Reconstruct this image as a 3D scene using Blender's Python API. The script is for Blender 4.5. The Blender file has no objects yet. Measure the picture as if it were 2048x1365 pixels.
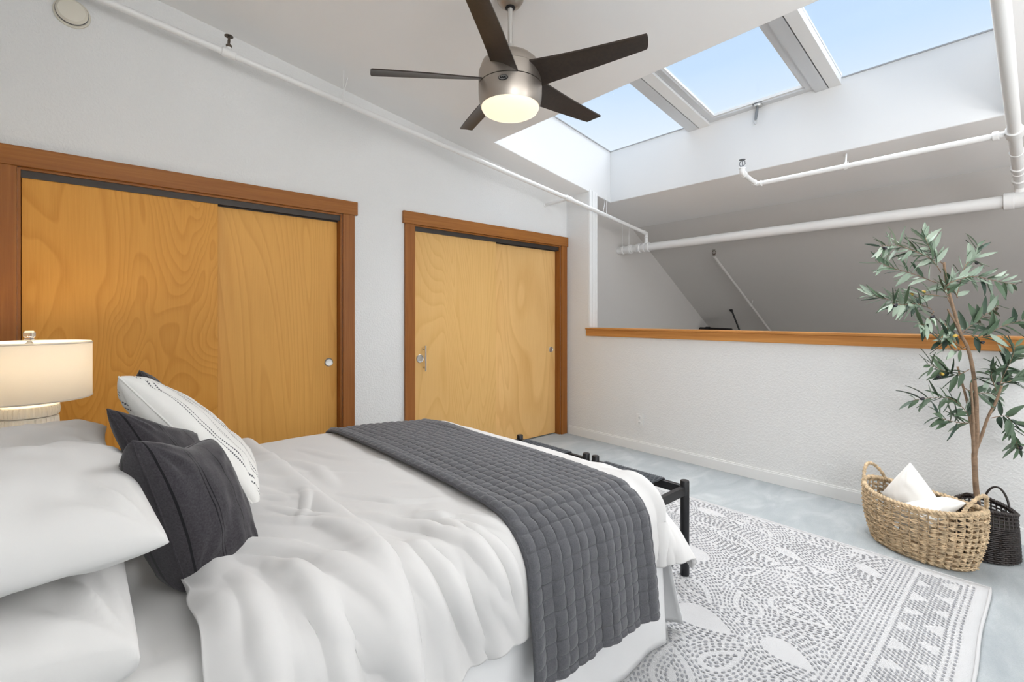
import bpy, bmesh, math, random
import numpy as np
from mathutils import Vector, Matrix

S = bpy.context.scene
COL = S.collection
random.seed(7)
PI = math.pi

# ------------------------------------------------------------------ camera, sky, light, exposure
TH = math.atan2(1066, 943)                       # heading of the lens, measured from the long axis of the bed
CAM_H = 1.24
cam_data = bpy.data.cameras.new('camera')
cam = bpy.data.objects.new('camera', cam_data)
COL.objects.link(cam)
cam.location = (0, 0, CAM_H)
cam.rotation_euler = (PI / 2, 0, TH - PI / 2)
cam_data.sensor_width = 36.0
cam_data.lens = 943 / 2048 * 36.0
cam_data.shift_y = -47.5 / 2048
cam_data.clip_start = 0.02
S.camera = cam

world = bpy.data.worlds.new('sky')
S.world = world
world.use_nodes = True
wn = world.node_tree
wn.nodes.clear()
w_out = wn.nodes.new('ShaderNodeOutputWorld')
w_bg = wn.nodes.new('ShaderNodeBackground')
w_tc = wn.nodes.new('ShaderNodeTexCoord')
w_sep = wn.nodes.new('ShaderNodeSeparateXYZ')
w_ramp = wn.nodes.new('ShaderNodeValToRGB')
wn.links.new(w_tc.outputs['Generated'], w_sep.inputs[0])
wn.links.new(w_sep.outputs['Z'], w_ramp.inputs[0])
w_ramp.color_ramp.elements[0].position = 0.0
w_ramp.color_ramp.elements[0].color = (0.95, 0.97, 1.0, 1)
e = w_ramp.color_ramp.elements.new(0.34)
e.color = (0.80, 0.895, 1.0, 1)
e = w_ramp.color_ramp.elements.new(0.44)
e.color = (0.60, 0.78, 1.0, 1)
w_ramp.color_ramp.elements[-1].position = 1.0
w_ramp.color_ramp.elements[-1].color = (0.45, 0.68, 1.0, 1)
wn.links.new(w_ramp.outputs[0], w_bg.inputs[0])
w_bg.inputs[1].default_value = 0.70
wn.links.new(w_bg.outputs[0], w_out.inputs[0])

sun_d = bpy.data.lights.new('hazy_sun', 'SUN')
sun_d.energy = 9.8
sun_d.angle = math.radians(80)
sun_d.color = (1.0, 0.99, 0.975)
sun = bpy.data.objects.new('hazy_sun', sun_d)
COL.objects.link(sun)
sun.rotation_euler = (math.radians(-11), math.radians(24), 0)

def area_light(name, loc, rot, sx, sy, energy, col):
    d = bpy.data.lights.new(name, 'AREA')
    d.shape = 'RECTANGLE'; d.size = sx; d.size_y = sy
    d.energy = energy; d.color = col
    o = bpy.data.objects.new(name, d); COL.objects.link(o)
    o.location = loc; o.rotation_euler = rot
    return o
# fill lights added behind the camera, tilted up to brighten ceiling and half wall
area_light('added_fill_light', (-0.50, -2.10, 1.55), (PI / 2 + math.radians(52), 0, -PI / 2), 2.0, 1.4, 98, (0.985, 0.99, 1.0))
area_light('added_fill_light', (2.75, -3.72, 1.55), (PI / 2 + math.radians(72), 0, 0), 1.6, 1.4, 74, (0.985, 0.99, 1.0))
# unseen fill light added below the loft to lift the dim stairwell
area_light('added_stairwell_fill', (5.6, -3.5, -0.9), (PI / 2, 0, 0), 2.4, 1.6, 16, (1.0, 0.95, 0.92))

S.view_settings.view_transform = 'Standard'
S.view_settings.look = 'None'
S.view_settings.gamma = 1.0
S.view_settings.use_curve_mapping = False
S.view_settings.exposure = 0.57
S.cycles.max_bounces = 7
S.cycles.caustics_reflective = False
S.cycles.caustics_refractive = False
S.cycles.adaptive_threshold = 0.045
S.cycles.diffuse_bounces = 4
S.cycles.glossy_bounces = 3
S.cycles.transmission_bounces = 4
S.cycles.transparent_max_bounces = 12

# ------------------------------------------------------------------ helpers
def tag(o, label=None, cat=None, group=None, kind=None):
    if label: o['label'] = label
    if cat: o['category'] = cat
    if group: o['group'] = group
    if kind: o['kind'] = kind
    return o

def link(name, me, mat=None, parent=None, smooth=False):
    o = bpy.data.objects.new(name, me)
    COL.objects.link(o)
    if mat is not None and len(me.materials) == 0:
        me.materials.append(mat)
    if smooth:
        for p in me.polygons: p.use_smooth = True
    if parent is not None:
        o.parent = parent
        o.matrix_parent_inverse = Matrix.Translation(-Vector(parent.location)) if parent.type == 'EMPTY' else Matrix.Identity(4)
    return o

def empty(name, loc, **kw):
    o = bpy.data.objects.new(name, None)
    COL.objects.link(o); o.location = loc; o.empty_display_size = 0.05
    return tag(o, **kw)

def from_bm(name, bm, mat, parent=None, smooth=False, bevel=0.0, seg=2):
    if bevel > 0:
        bmesh.ops.bevel(bm, geom=list(bm.edges), offset=bevel, segments=seg, affect='EDGES', profile=0.5)
    bmesh.ops.recalc_face_normals(bm, faces=list(bm.faces))
    me = bpy.data.meshes.new(name)
    bm.to_mesh(me); bm.free()
    return link(name, me, mat, parent, smooth)

def pydata(name, v, f, mat, parent=None, smooth=True, uv=None):
    me = bpy.data.meshes.new(name)
    me.from_pydata([tuple(map(float, p)) for p in v], [], [tuple(map(int, q)) for q in f])
    if uv is not None:
        lay = me.uv_layers.new(name='UVMap')
        vi = np.empty(len(me.loops), dtype=np.int32)
        me.loops.foreach_get('vertex_index', vi)
        lay.data.foreach_set('uv', np.asarray(uv, dtype=np.float32)[vi].ravel())
    me.update()
    return link(name, me, mat, parent, smooth)

def bx(bm, x0, x1, y0, y1, z0, z1):
    v = [bm.verts.new(p) for p in ((x0,y0,z0),(x1,y0,z0),(x1,y1,z0),(x0,y1,z0),(x0,y0,z1),(x1,y0,z1),(x1,y1,z1),(x0,y1,z1))]
    for f in ((0,3,2,1),(4,5,6,7),(0,1,5,4),(1,2,6,5),(2,3,7,6),(3,0,4,7)):
        bm.faces.new([v[i] for i in f])
    return bm

def prism(bm, base, top):
    """eight corner solid from two loops of n points"""
    a = [bm.verts.new(p) for p in base]; b = [bm.verts.new(p) for p in top]
    n = len(a)
    bm.faces.new(a[::-1]); bm.faces.new(b)
    for i in range(n):
        j = (i + 1) % n
        bm.faces.new((a[i], a[j], b[j], b[i]))
    return bm

def box(name, x0, x1, y0, y1, z0, z1, mat, parent=None, bevel=0.0):
    return from_bm(name, bx(bmesh.new(), x0, x1, y0, y1, z0, z1), mat, parent, False, bevel)

def tube_arr(pts, rad, n=10, caps=True, closed=False):
    P = [Vector(p) for p in pts]
    m = len(P)
    R = rad if hasattr(rad, '__len__') else [rad] * m
    V, F = [], []
    prev = None
    for i, p in enumerate(P):
        if closed: t = P[(i + 1) % m] - P[(i - 1) % m]
        elif i == 0: t = P[1] - P[0]
        elif i == m - 1: t = P[-1] - P[-2]
        else: t = (P[i + 1] - P[i]).normalized() + (P[i] - P[i - 1]).normalized()
        t.normalize()
        if prev is None:
            h = Vector((0, 0, 1)) if abs(t.z) < 0.9 else Vector((1, 0, 0))
            a = t.cross(h).normalized()
        else:
            a = (prev - t * prev.dot(t)).normalized()
        prev = a
        b = t.cross(a)
        for k in range(n):
            an = 2 * PI * k / n
            V.append(p + (a * math.cos(an) + b * math.sin(an)) * R[i])
    for i in range(m if closed else m - 1):
        i2 = (i + 1) % m
        for k in range(n):
            k2 = (k + 1) % n
            F.append((i * n + k, i * n + k2, i2 * n + k2, i2 * n + k))
    if caps and not closed:
        F.append(tuple(range(n))[::-1])
        F.append(tuple((m - 1) * n + k for k in range(n)))
    return V, F

class MB:
    def __init__(self): self.v, self.f = [], []
    def add(self, V, F):
        o = len(self.v)
        self.v += list(V); self.f += [tuple(i + o for i in q) for q in F]
        return self
    def tube(self, pts, r, n=10, **k): return self.add(*tube_arr(pts, r, n, **k))
    def build(self, name, mat, parent=None, smooth=True):
        return pydata(name, self.v, self.f, mat, parent, smooth)

def smooth_by_angle(o, deg=35):
    me = o.data
    for p in me.polygons: p.use_smooth = True
    try:
        me.set_sharp_from_angle(angle=math.radians(deg))
    except Exception:
        pass
    return o

def tube(name, pts, r, mat, parent=None, n=14, **k):
    V, F = tube_arr(pts, r, n, **k)
    return smooth_by_angle(pydata(name, V, F, mat, parent), 40)

def lathe_arr(prof, c=(0, 0, 0), n=40):
    V, F = [], []
    m = len(prof)
    for r, z in prof:
        for k in range(n):
            a = 2 * PI * k / n
            V.append((c[0] + r * math.cos(a), c[1] + r * math.sin(a), c[2] + z))
    for i in range(m - 1):
        for k in range(n):
            k2 = (k + 1) % n
            F.append((i * n + k, i * n + k2, (i + 1) * n + k2, (i + 1) * n + k))
    F.append(tuple(range(n))[::-1]); F.append(tuple((m - 1) * n + k for k in range(n)))
    return V, F

def lathe(name, prof, c, mat, parent=None, n=40, deg=35):
    V, F = lathe_arr(prof, c, n)
    return smooth_by_angle(pydata(name, V, F, mat, parent), deg)

def sst(a, b, x):
    t = np.clip((np.asarray(x, float) - a) / (b - a), 0, 1)
    return t * t * (3 - 2 * t)

def vnoise(x, y, seed=0):
    """gradient noise on arrays, about -0.7 .. 0.7"""
    x = np.asarray(x, float); y = np.asarray(y, float)
    xi = np.floor(x).astype(np.int64); yi = np.floor(y).astype(np.int64)
    xf = x - xi; yf = y - yi
    def g(ix, iy, dx, dy):
        h = (ix * 374761393 + iy * 668265263 + seed * 974634777) & 0xffffffff
        h = ((h ^ (h >> 13)) * 1274126177) & 0xffffffff
        h = h ^ (h >> 16)
        a = (h % 6283) / 1000.0
        return np.cos(a) * dx + np.sin(a) * dy
    u = xf * xf * xf * (xf * (xf * 6 - 15) + 10); v = yf * yf * yf * (yf * (yf * 6 - 15) + 10)
    a = g(xi, yi, xf, yf); b = g(xi + 1, yi, xf - 1, yf)
    c = g(xi, yi + 1, xf, yf - 1); d = g(xi + 1, yi + 1, xf - 1, yf - 1)
    return (a * (1 - u) + b * u) * (1 - v) + (c * (1 - u) + d * u) * v

def grid_faces(ni, nj):
    i, j = np.meshgrid(np.arange(ni - 1), np.arange(nj - 1), indexing='ij')
    a = (i * nj + j).ravel()
    return np.stack([a, a + nj, a + nj + 1, a + 1], 1)

def normals(P):
    du = np.gradient(P, axis=0); dv = np.gradient(P, axis=1)
    n = np.cross(du, dv)
    return n / (np.linalg.norm(n, axis=2, keepdims=True) + 1e-9)

# ------------------------------------------------------------------ materials
def new_mat(name):
    m = bpy.data.materials.new(name)
    m.use_nodes = True
    nt = m.node_tree
    b = nt.nodes['Principled BSDF']
    return m, nt, b

def L(nt, a, b): nt.links.new(a, b)

def node(nt, t, **kw):
    n = nt.nodes.new(t)
    for k, v in kw.items():
        if hasattr(n, k): setattr(n, k, v)
        else: n.inputs[k].default_value = v
    return n

def ramp(nt, src, stops):
    r = nt.nodes.new('ShaderNodeValToRGB')
    el = r.color_ramp.elements
    while len(el) < len(stops): el.new(0.5)
    for i, (p, c) in enumerate(stops):
        el[i].position = p
        el[i].color = tuple(c) + (1,) if len(c) == 3 else c
    L(nt, src, r.inputs[0])
    return r

def add_bump(nt, b, height, strength, dist=0.01):
    bu = nt.nodes.new('ShaderNodeBump')
    bu.inputs['Strength'].default_value = strength
    bu.inputs['Distance'].default_value = dist
    L(nt, height, bu.inputs['Height'])
    L(nt, bu.outputs[0], b.inputs['Normal'])
    return bu

def noise(nt, vec, scale, detail=3, rough=0.5, dist=0.0):
    n = nt.nodes.new('ShaderNodeTexNoise')
    n.inputs['Scale'].default_value = scale
    n.inputs['Detail'].default_value = detail
    n.inputs['Roughness'].default_value = rough
    n.inputs['Distortion'].default_value = dist
    if vec is not None: L(nt, vec, n.inputs['Vector'])
    return n

def obj_co(nt, scale=(1, 1, 1), loc=(0, 0, 0), rot=(0, 0, 0), which='Object'):
    tc = nt.nodes.new('ShaderNodeTexCoord')
    mp = nt.nodes.new('ShaderNodeMapping')
    mp.inputs['Scale'].default_value = scale
    mp.inputs['Location'].default_value = loc
    mp.inputs['Rotation'].default_value = rot
    L(nt, tc.outputs[which], mp.inputs['Vector'])
    return mp.outputs[0]

def math_n(nt, op, a, b=None):
    n = nt.nodes.new('ShaderNodeMath'); n.operation = op
    for i, x in enumerate((a, b)):
        if x is None: continue
        if isinstance(x, (int, float)): n.inputs[i].default_value = x
        else: L(nt, x, n.inputs[i])
    return n.outputs[0]

def plain(name, col, rough=0.5, metal=0.0, spec=None, bump=None, vary=0.0):
    m, nt, b = new_mat(name)
    b.inputs['Base Color'].default_value = (*col, 1)
    b.inputs['Roughness'].default_value = rough
    b.inputs['Metallic'].default_value = metal
    if spec is not None: b.inputs['Specular IOR Level'].default_value = spec
    if vary > 0:
        n = noise(nt, obj_co(nt), 45.0, 4)
        r = ramp(nt, n.outputs[0], [(0.3, tuple(c * (1 - vary) for c in col)), (0.7, tuple(min(1, c * (1 + vary)) for c in col))])
        L(nt, r.outputs[0], b.inputs['Base Color'])
    if bump:
        n = noise(nt, obj_co(nt), bump[0], 3)
        add_bump(nt, b, n.outputs[0], bump[1], bump[2] if len(bump) > 2 else 0.005)
    return m

def paint(name, col, scale=70, st=0.25):
    m, nt, b = new_mat(name)
    co = obj_co(nt)
    n0 = noise(nt, co, 1.3, 3)
    r = ramp(nt, n0.outputs[0], [(0.35, tuple(c * 0.985 for c in col)), (0.65, col)])
    L(nt, r.outputs[0], b.inputs['Base Color'])
    b.inputs['Roughness'].default_value = 0.75
    b.inputs['Specular IOR Level'].default_value = 0.25
    if st <= 0: return m
    n = noise(nt, co, scale, 2, 0.55)
    r2 = ramp(nt, n.outputs[0], [(0.42, (0, 0, 0)), (0.62, (1, 1, 1))])
    add_bump(nt, b, r2.outputs[0], st, 0.004)
    return m

def veneer(name, light, dark, seed, zs=0.30, rings=15, amt=0.8, blotch=0.25):
    """rotary cut plywood: contour bands of a stretched noise give the cathedral figure"""
    m, nt, b = new_mat(name)
    co = obj_co(nt, (1, 1, 1), seed)
    st = obj_co(nt, (1.35, 1.35, zs * 1.35), seed)
    n1 = noise(nt, st, 1.25, 2.2, 0.42, 0.7)
    k = math_n(nt, 'MULTIPLY', n1.outputs[0], rings)
    fr = math_n(nt, 'FRACT', k)
    band = ramp(nt, fr, [(0.0, (1, 1, 1)), (0.55, (0.75, 0.75, 0.75)), (0.90, (0.15, 0.15, 0.15)), (1.0, (0.85, 0.85, 0.85))])
    fib = noise(nt, obj_co(nt, (60, 60, 1.6), seed), 3.0, 3, 0.6)
    big = noise(nt, obj_co(nt, (3.0, 3.0, 0.9), seed), 1.0, 3, 0.5)
    mixv = math_n(nt, 'MULTIPLY', band.outputs[0], amt * 0.55)
    mixv = math_n(nt, 'ADD', mixv, math_n(nt, 'MULTIPLY', fib.outputs[0], 0.34))
    mixv = math_n(nt, 'ADD', mixv, math_n(nt, 'MULTIPLY', big.outputs[0], blotch))
    mid = tuple((a + c) / 2 for a, c in zip(light, dark))
    r = ramp(nt, mixv, [(0.22, dark), (0.5, mid), (0.82, light)])
    L(nt, r.outputs[0], b.inputs['Base Color'])
    b.inputs['Roughness'].default_value = 0.5
    b.inputs['Specular IOR Level'].default_value = 0.3
    return m

def straight_wood(name, light, dark, seed=(0, 0, 0), axis='Z', rough=0.4):
    m, nt, b = new_mat(name)
    sc = {'Z': (38, 38, 1.2), 'X': (1.2, 38, 38), 'Y': (38, 1.2, 38)}[axis]
    n = noise(nt, obj_co(nt, sc, seed), 2.2, 4, 0.55, 0.3)
    n2 = noise(nt, obj_co(nt, tuple(s * 0.22 for s in sc), seed), 2.0, 2)
    v = math_n(nt, 'ADD', math_n(nt, 'MULTIPLY', n.outputs[0], 0.6), math_n(nt, 'MULTIPLY', n2.outputs[0], 0.4))
    r = ramp(nt, v, [(0.32, dark), (0.66, light)])
    L(nt, r.outputs[0], b.inputs['Base Color'])
    b.inputs['Roughness'].default_value = rough
    b.inputs['Specular IOR Level'].default_value = 0.3
    return m

def fabric(name, col, weave=900, st=0.15, vary=0.06, sheen=0.2, rough=0.9, mottled=0.0):
    m, nt, b = new_mat(name)
    co = obj_co(nt)
    n0 = noise(nt, co, 260 if mottled else 6, 3 if mottled else 1, 0.7)
    v = mottled or vary
    r = ramp(nt, n0.outputs[0], [(0.3, tuple(c * (1 - v) for c in col)), (0.7, tuple(min(1, c * (1 + v)) for c in col))])
    L(nt, r.outputs[0], b.inputs['Base Color'])
    b.inputs['Roughness'].default_value = rough
    b.inputs['Specular IOR Level'].default_value = 0.15
    b.inputs['Sheen Weight'].default_value = sheen
    if weave > 1000: return m
    n = noise(nt, co, weave, 1)
    add_bump(nt, b, n.outputs[0], st, 0.002)
    return m

M = {}
M['wall'] = paint('painted_plaster', (0.80, 0.80, 0.79), 75, 0.30)
M['ceiling'] = paint('ceiling_paint', (0.90, 0.895, 0.885), 60, 0.0)
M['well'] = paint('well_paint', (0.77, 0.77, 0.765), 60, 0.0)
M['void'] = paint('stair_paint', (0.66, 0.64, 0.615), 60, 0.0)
M['white_trim'] = plain('white_gloss_paint', (0.83, 0.83, 0.82), 0.4)
M['pipe'] = plain('pipe_paint', (0.83, 0.83, 0.82), 0.38)
M['birch1'] = veneer('birch_ply', (0.80, 0.395, 0.075), (0.58, 0.245, 0.032), (0.3, 0, 4.1), 0.36, 40, 0.46)
M['birch2'] = veneer('birch_ply_straight', (0.86, 0.465, 0.122), (0.67, 0.325, 0.068), (7.2, 3, 1.0), 0.14, 42, 0.45)
M['birch3'] = veneer('birch_ply_pale', (0.82, 0.52, 0.205), (0.65, 0.365, 0.11), (2.2, 9, 6.0), 0.13, 36, 0.42)
M['birch4'] = veneer('birch_ply_blotched', (0.84, 0.53, 0.215), (0.62, 0.325, 0.09), (12.2, 1, 2.6), 0.16, 22, 0.45, 0.5)
M['fir_v'] = straight_wood('stained_fir', (0.36, 0.135, 0.030), (0.245, 0.080, 0.014), axis='Z')
M['fir_h'] = straight_wood('stained_fir_rail', (0.39, 0.152, 0.032), (0.26, 0.088, 0.015), axis='X')
M['ledge'] = straight_wood('ledge_fir', (0.62, 0.29, 0.085), (0.42, 0.165, 0.042), axis='Y')
M['dark_gap'] = plain('track_metal', (0.055, 0.046, 0.04), 0.5, 0.4)
M['black'] = plain('dark_void', (0.008, 0.007, 0.006), 0.9)
M['steel'] = plain('brushed_steel', (0.62, 0.61, 0.59), 0.30, 1.0)
M['nickel'] = plain('brushed_nickel', (0.46, 0.41, 0.36), 0.42, 1.0, bump=(300, 0.03, 0.001))
M['rod_paint'] = plain('rod_metal', (0.55, 0.53, 0.50), 0.4, 0.6)
M['alu'] = plain('mill_aluminium', (0.66, 0.67, 0.68), 0.45, 0.35, bump=(220, 0.08, 0.001))
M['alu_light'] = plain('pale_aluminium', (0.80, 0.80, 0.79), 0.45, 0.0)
M['gasket'] = plain('rubber_gasket', (0.20, 0.21, 0.22), 0.7)
M['seal'] = plain('grey_seal', (0.36, 0.37, 0.38), 0.6)
M['bronze'] = plain('sprinkler_bronze', (0.13, 0.10, 0.075), 0.4, 0.7)
M['plastic'] = plain('beige_plastic', (0.74, 0.70, 0.60), 0.45)
M['plastic_white'] = plain('white_plastic', (0.82, 0.82, 0.81), 0.35)
M['slot'] = plain('slot_dark', (0.15, 0.15, 0.15), 0.6)
M['metal_black'] = plain('black_powder_coat', (0.012, 0.012, 0.014), 0.35, 0.2)
M['cord'] = fabric('woven_charcoal_cord', (0.035, 0.040, 0.047), 500, 0.3, 0.25)
M['sheet'] = fabric('white_cotton', (0.675, 0.665, 0.65), 1200, 0.05, 0.01, 0.15)
M['duvet'] = fabric('white_duvet_cotton', (0.64, 0.63, 0.62), 1200, 0.05, 0.01, 0.2)
M['skirt'] = fabric('white_skirt_cotton', (0.76, 0.76, 0.76), 1200, 0.05, 0.01, 0.1)
M['quilt'] = fabric('grey_linen_quilt', (0.096, 0.097, 0.106), 700, 0.25, 0.1, 0.25, mottled=0.22)
M['binding'] = fabric('grey_binding', (0.092, 0.092, 0.101), 700, 0.2, 0.1, 0.2, mottled=0.2)
M['basket'] = plain('seagrass', (0.56, 0.42, 0.265), 0.8, vary=0.40)
M['basket_dark'] = plain('dark_stained_wicker', (0.020, 0.013, 0.011), 0.45, vary=0.3)
M['bark'] = plain('olive_bark', (0.25, 0.165, 0.105), 0.85, bump=(90, 0.6, 0.006), vary=0.22)
M['soil'] = plain('dark_moss', (0.03, 0.028, 0.02), 0.95, bump=(60, 0.8, 0.01))
M['rug'] = fabric('ivory_pile', (0.525, 0.525, 0.53), 420, 0.5, 0.02, 0.2)
M['dash'] = fabric('grey_pile', (0.275, 0.28, 0.298), 420, 0.4, 0.12, 0.2)
M['ceramic'] = plain('white_ceramic', (0.80, 0.77, 0.71), 0.4)
M['night'] = plain('nightstand_lacquer', (0.70, 0.68, 0.64), 0.4)

def carpet_mat():
    m, nt, b = new_mat('blue_grey_carpet')
    co = obj_co(nt)
    n1 = noise(nt, obj_co(nt, (1.2, 2.2, 1), rot=(0, 0, 0.5)), 2.3, 4, 0.55, 1.2)
    n2 = noise(nt, co, 160, 3, 0.7)
    v = math_n(nt, 'ADD', math_n(nt, 'MULTIPLY', n1.outputs[0], 0.75), math_n(nt, 'MULTIPLY', n2.outputs[0], 0.35))
    r = ramp(nt, v, [(0.36, (0.315, 0.350, 0.368)), (0.55, (0.38, 0.413, 0.428)), (0.72, (0.48, 0.51, 0.52))])
    L(nt, r.outputs[0], b.inputs['Base Color'])
    b.inputs['Roughness'].default_value = 0.95
    b.inputs['Specular IOR Level'].default_value = 0.1
    b.inputs['Sheen Weight'].default_value = 0.25
    add_bump(nt, b, n2.outputs[0], 0.5, 0.01)
    return m
M['carpet'] = carpet_mat()

def glass_mat():
    m = bpy.data.materials.new('skylight_glass'); m.use_nodes = True
    nt = m.node_tree; nt.nodes.clear()
    o = nt.nodes.new('ShaderNodeOutputMaterial')
    mix = nt.nodes.new('ShaderNodeMixShader')
    tr = nt.nodes.new('ShaderNodeBsdfTransparent'); tr.inputs[0].default_value = (0.985, 0.99, 0.995, 1)
    gl = nt.nodes.new('ShaderNodeBsdfGlossy'); gl.inputs['Roughness'].default_value = 0.05
    mix.inputs[0].default_value = 0.015
    L(nt, tr.outputs[0], mix.inputs[1]); L(nt, gl.outputs[0], mix.inputs[2]); L(nt, mix.outputs[0], o.inputs[0])
    return m
M['glass'] = glass_mat()

def crystal():
    m, nt, b = new_mat('clear_crystal')
    b.inputs['Base Color'].default_value = (0.95, 0.93, 0.9, 1)
    b.inputs['Roughness'].default_value = 0.04
    b.inputs['Transmission Weight'].default_value = 0.85
    return m
M['crystal'] = crystal()

def shade_mat():
    m = bpy.data.materials.new('linen_lamp_shade'); m.use_nodes = True
    nt = m.node_tree; nt.nodes.clear()
    o = nt.nodes.new('ShaderNodeOutputMaterial')
    mix = nt.nodes.new('ShaderNodeMixShader'); mix.inputs[0].default_value = 0.42
    d = nt.nodes.new('ShaderNodeBsdfDiffuse'); d.inputs[0].default_value = (0.86, 0.84, 0.80, 1)
    t = nt.nodes.new('ShaderNodeBsdfTranslucent'); t.inputs[0].default_value = (0.88, 0.84, 0.77, 1)
    n = noise(nt, obj_co(nt, (1, 1, 1)), 500, 2)
    bu = nt.nodes.new('ShaderNodeBump'); bu.inputs['Strength'].default_value = 0.15; bu.inputs['Distance'].default_value = 0.002
    L(nt, n.outputs[0], bu.inputs['Height']); L(nt, bu.outputs[0], d.inputs['Normal'])
    L(nt, d.outputs[0], mix.inputs[1]); L(nt, t.outputs[0], mix.inputs[2]); L(nt, mix.outputs[0], o.inputs[0])
    return m
M['shade'] = shade_mat()

def lit_glass():
    m, nt, b = new_mat('lit_opal_glass')
    b.inputs['Base Color'].default_value = (0.35, 0.33, 0.28, 1)
    b.inputs['Roughness'].default_value = 0.4
    b.inputs['Emission Color'].default_value = (1.0, 0.85, 0.58, 1)
    b.inputs['Emission Strength'].default_value = 0.72
    return m
M['lit'] = lit_glass()

def blade_mat():
    m, nt, b = new_mat('dark_walnut_blade')
    n = noise(nt, obj_co(nt, (30, 30, 30)), 2.0, 3)
    r = ramp(nt, n.outputs[0], [(0.3, (0.020, 0.013, 0.009)), (0.7, (0.034, 0.022, 0.015))])
    L(nt, r.outputs[0], b.inputs['Base Color'])
    b.inputs['Roughness'].default_value = 0.38
    return m
M['blade'] = blade_mat()

def pleat_mat():
    m, nt, b = new_mat('charcoal_pleated_wool')
    tc = nt.nodes.new('ShaderNodeTexCoord'); sp = nt.nodes.new('ShaderNodeSeparateXYZ')
    L(nt, tc.outputs['UV'], sp.inputs[0])
    line = None
    for c, w in ((0.03, 0.006), (0.30, 0.006), (0.335, 0.006), (0.63, 0.006), (0.90, 0.006)):
        d = math_n(nt, 'ABSOLUTE', math_n(nt, 'SUBTRACT', sp.outputs[0], c))
        k = math_n(nt, 'LESS_THAN', d, w)
        line = k if line is None else math_n(nt, 'MAXIMUM', line, k)
    n = noise(nt, obj_co(nt, (1, 1, 1)), 240, 4, 0.75)
    r = ramp(nt, n.outputs[0], [(0.30, (0.030, 0.027, 0.031)), (0.72, (0.066, 0.061, 0.068))])
    mx = nt.nodes.new('ShaderNodeMix'); mx.data_type = 'RGBA'
    L(nt, line, mx.inputs[0]); L(nt, r.outputs[0], mx.inputs[6]); mx.inputs[7].default_value = (0.012, 0.011, 0.013, 1)
    L(nt, mx.outputs[2], b.inputs['Base Color'])
    b.inputs['Roughness'].default_value = 0.95
    b.inputs['Specular IOR Level'].default_value = 0.1
    b.inputs['Sheen Weight'].default_value = 0.25
    hh = math_n(nt, 'SUBTRACT', math_n(nt, 'MULTIPLY', n.outputs[0], 0.25), line)
    add_bump(nt, b, hh, 0.5, 0.004)
    return m
M['pleat'] = pleat_mat()

def stripe_mat():
    m, nt, b = new_mat('ivory_ticking_stripe')
    tc = nt.nodes.new('ShaderNodeTexCoord'); sp = nt.nodes.new('ShaderNodeSeparateXYZ')
    L(nt, tc.outputs['UV'], sp.inputs[0])
    line = None
    for c in (0.09, 0.12, 0.245, 0.275, 0.40, 0.43, 0.56, 0.59, 0.72, 0.75, 0.88, 0.91):
        d = math_n(nt, 'ABSOLUTE', math_n(nt, 'SUBTRACT', sp.outputs[0], c))
        k = math_n(nt, 'LESS_THAN', d, 0.0052)
        line = k if line is None else math_n(nt, 'MAXIMUM', line, k)
    dsh = math_n(nt, 'GREATER_THAN', math_n(nt, 'FRACT', math_n(nt, 'MULTIPLY', sp.outputs[1], 70)), 0.32)
    line = math_n(nt, 'MULTIPLY', line, dsh)
    rib = math_n(nt, 'SINE', math_n(nt, 'MULTIPLY', sp.outputs[1], 900.0))
    mx = nt.nodes.new('ShaderNodeMix'); mx.data_type = 'RGBA'
    L(nt, line, mx.inputs[0]); mx.inputs[6].default_value = (0.80, 0.79, 0.76, 1); mx.inputs[7].default_value = (0.14, 0.14, 0.15, 1)
    L(nt, mx.outputs[2], b.inputs['Base Color'])
    b.inputs['Roughness'].default_value = 0.95
    b.inputs['Specular IOR Level'].default_value = 0.1
    add_bump(nt, b, rib, 0.12, 0.002)
    return m
M['stripe'] = stripe_mat()

def leaf_mat(name, c1, c2):
    m, nt, b = new_mat(name)
    oi = nt.nodes.new('ShaderNodeObjectInfo')
    r = ramp(nt, oi.outputs['Random'], [(0.0, c1), (1.0, c2)])
    L(nt, r.outputs[0], b.inputs['Base Color'])
    b.inputs['Roughness'].default_value = 0.5
    b.inputs['Subsurface Weight'].default_value = 0.0
    return m
M['leaf'] = leaf_mat('olive_leaf', (0.030, 0.058, 0.040), (0.085, 0.14, 0.075))
M['leaf_pale_lit'] = leaf_mat('olive_leaf_silver_lit', (0.20, 0.27, 0.20), (0.42, 0.50, 0.40))  # silvery leaf tone, with the skylight on the upper leaves put into the colour
M['olive_dark'] = plain('ripe_olive', (0.012, 0.010, 0.016), 0.25)
M['olive_gold'] = plain('golden_olive', (0.50, 0.33, 0.05), 0.3)

# ------------------------------------------------------------------ the room
XB, YA = 3.79, 3.40            # half wall plane, closet wall plane
X0, Y0 = -0.56, -3.80          # head wall, wall behind the camera
def zc(x): return 2.53 - 0.155 * (x - 3.79)      # sloping ceiling
XC = 5.0                       # fold of the ceiling
def zs(x): return zc(XC) - 0.62 * (x - XC)
XV = 8.6                       # far end of the stair well
ZV = -2.6

tag(box('floor', X0 - .12, 3.92, Y0 - .12, 3.52, -0.12, 0.0, M['carpet']), kind='structure')
tag(box('floor_lower', 3.92, XV, Y0 - .12, 3.52, ZV - .12, ZV, M['void']), kind='structure')

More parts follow.
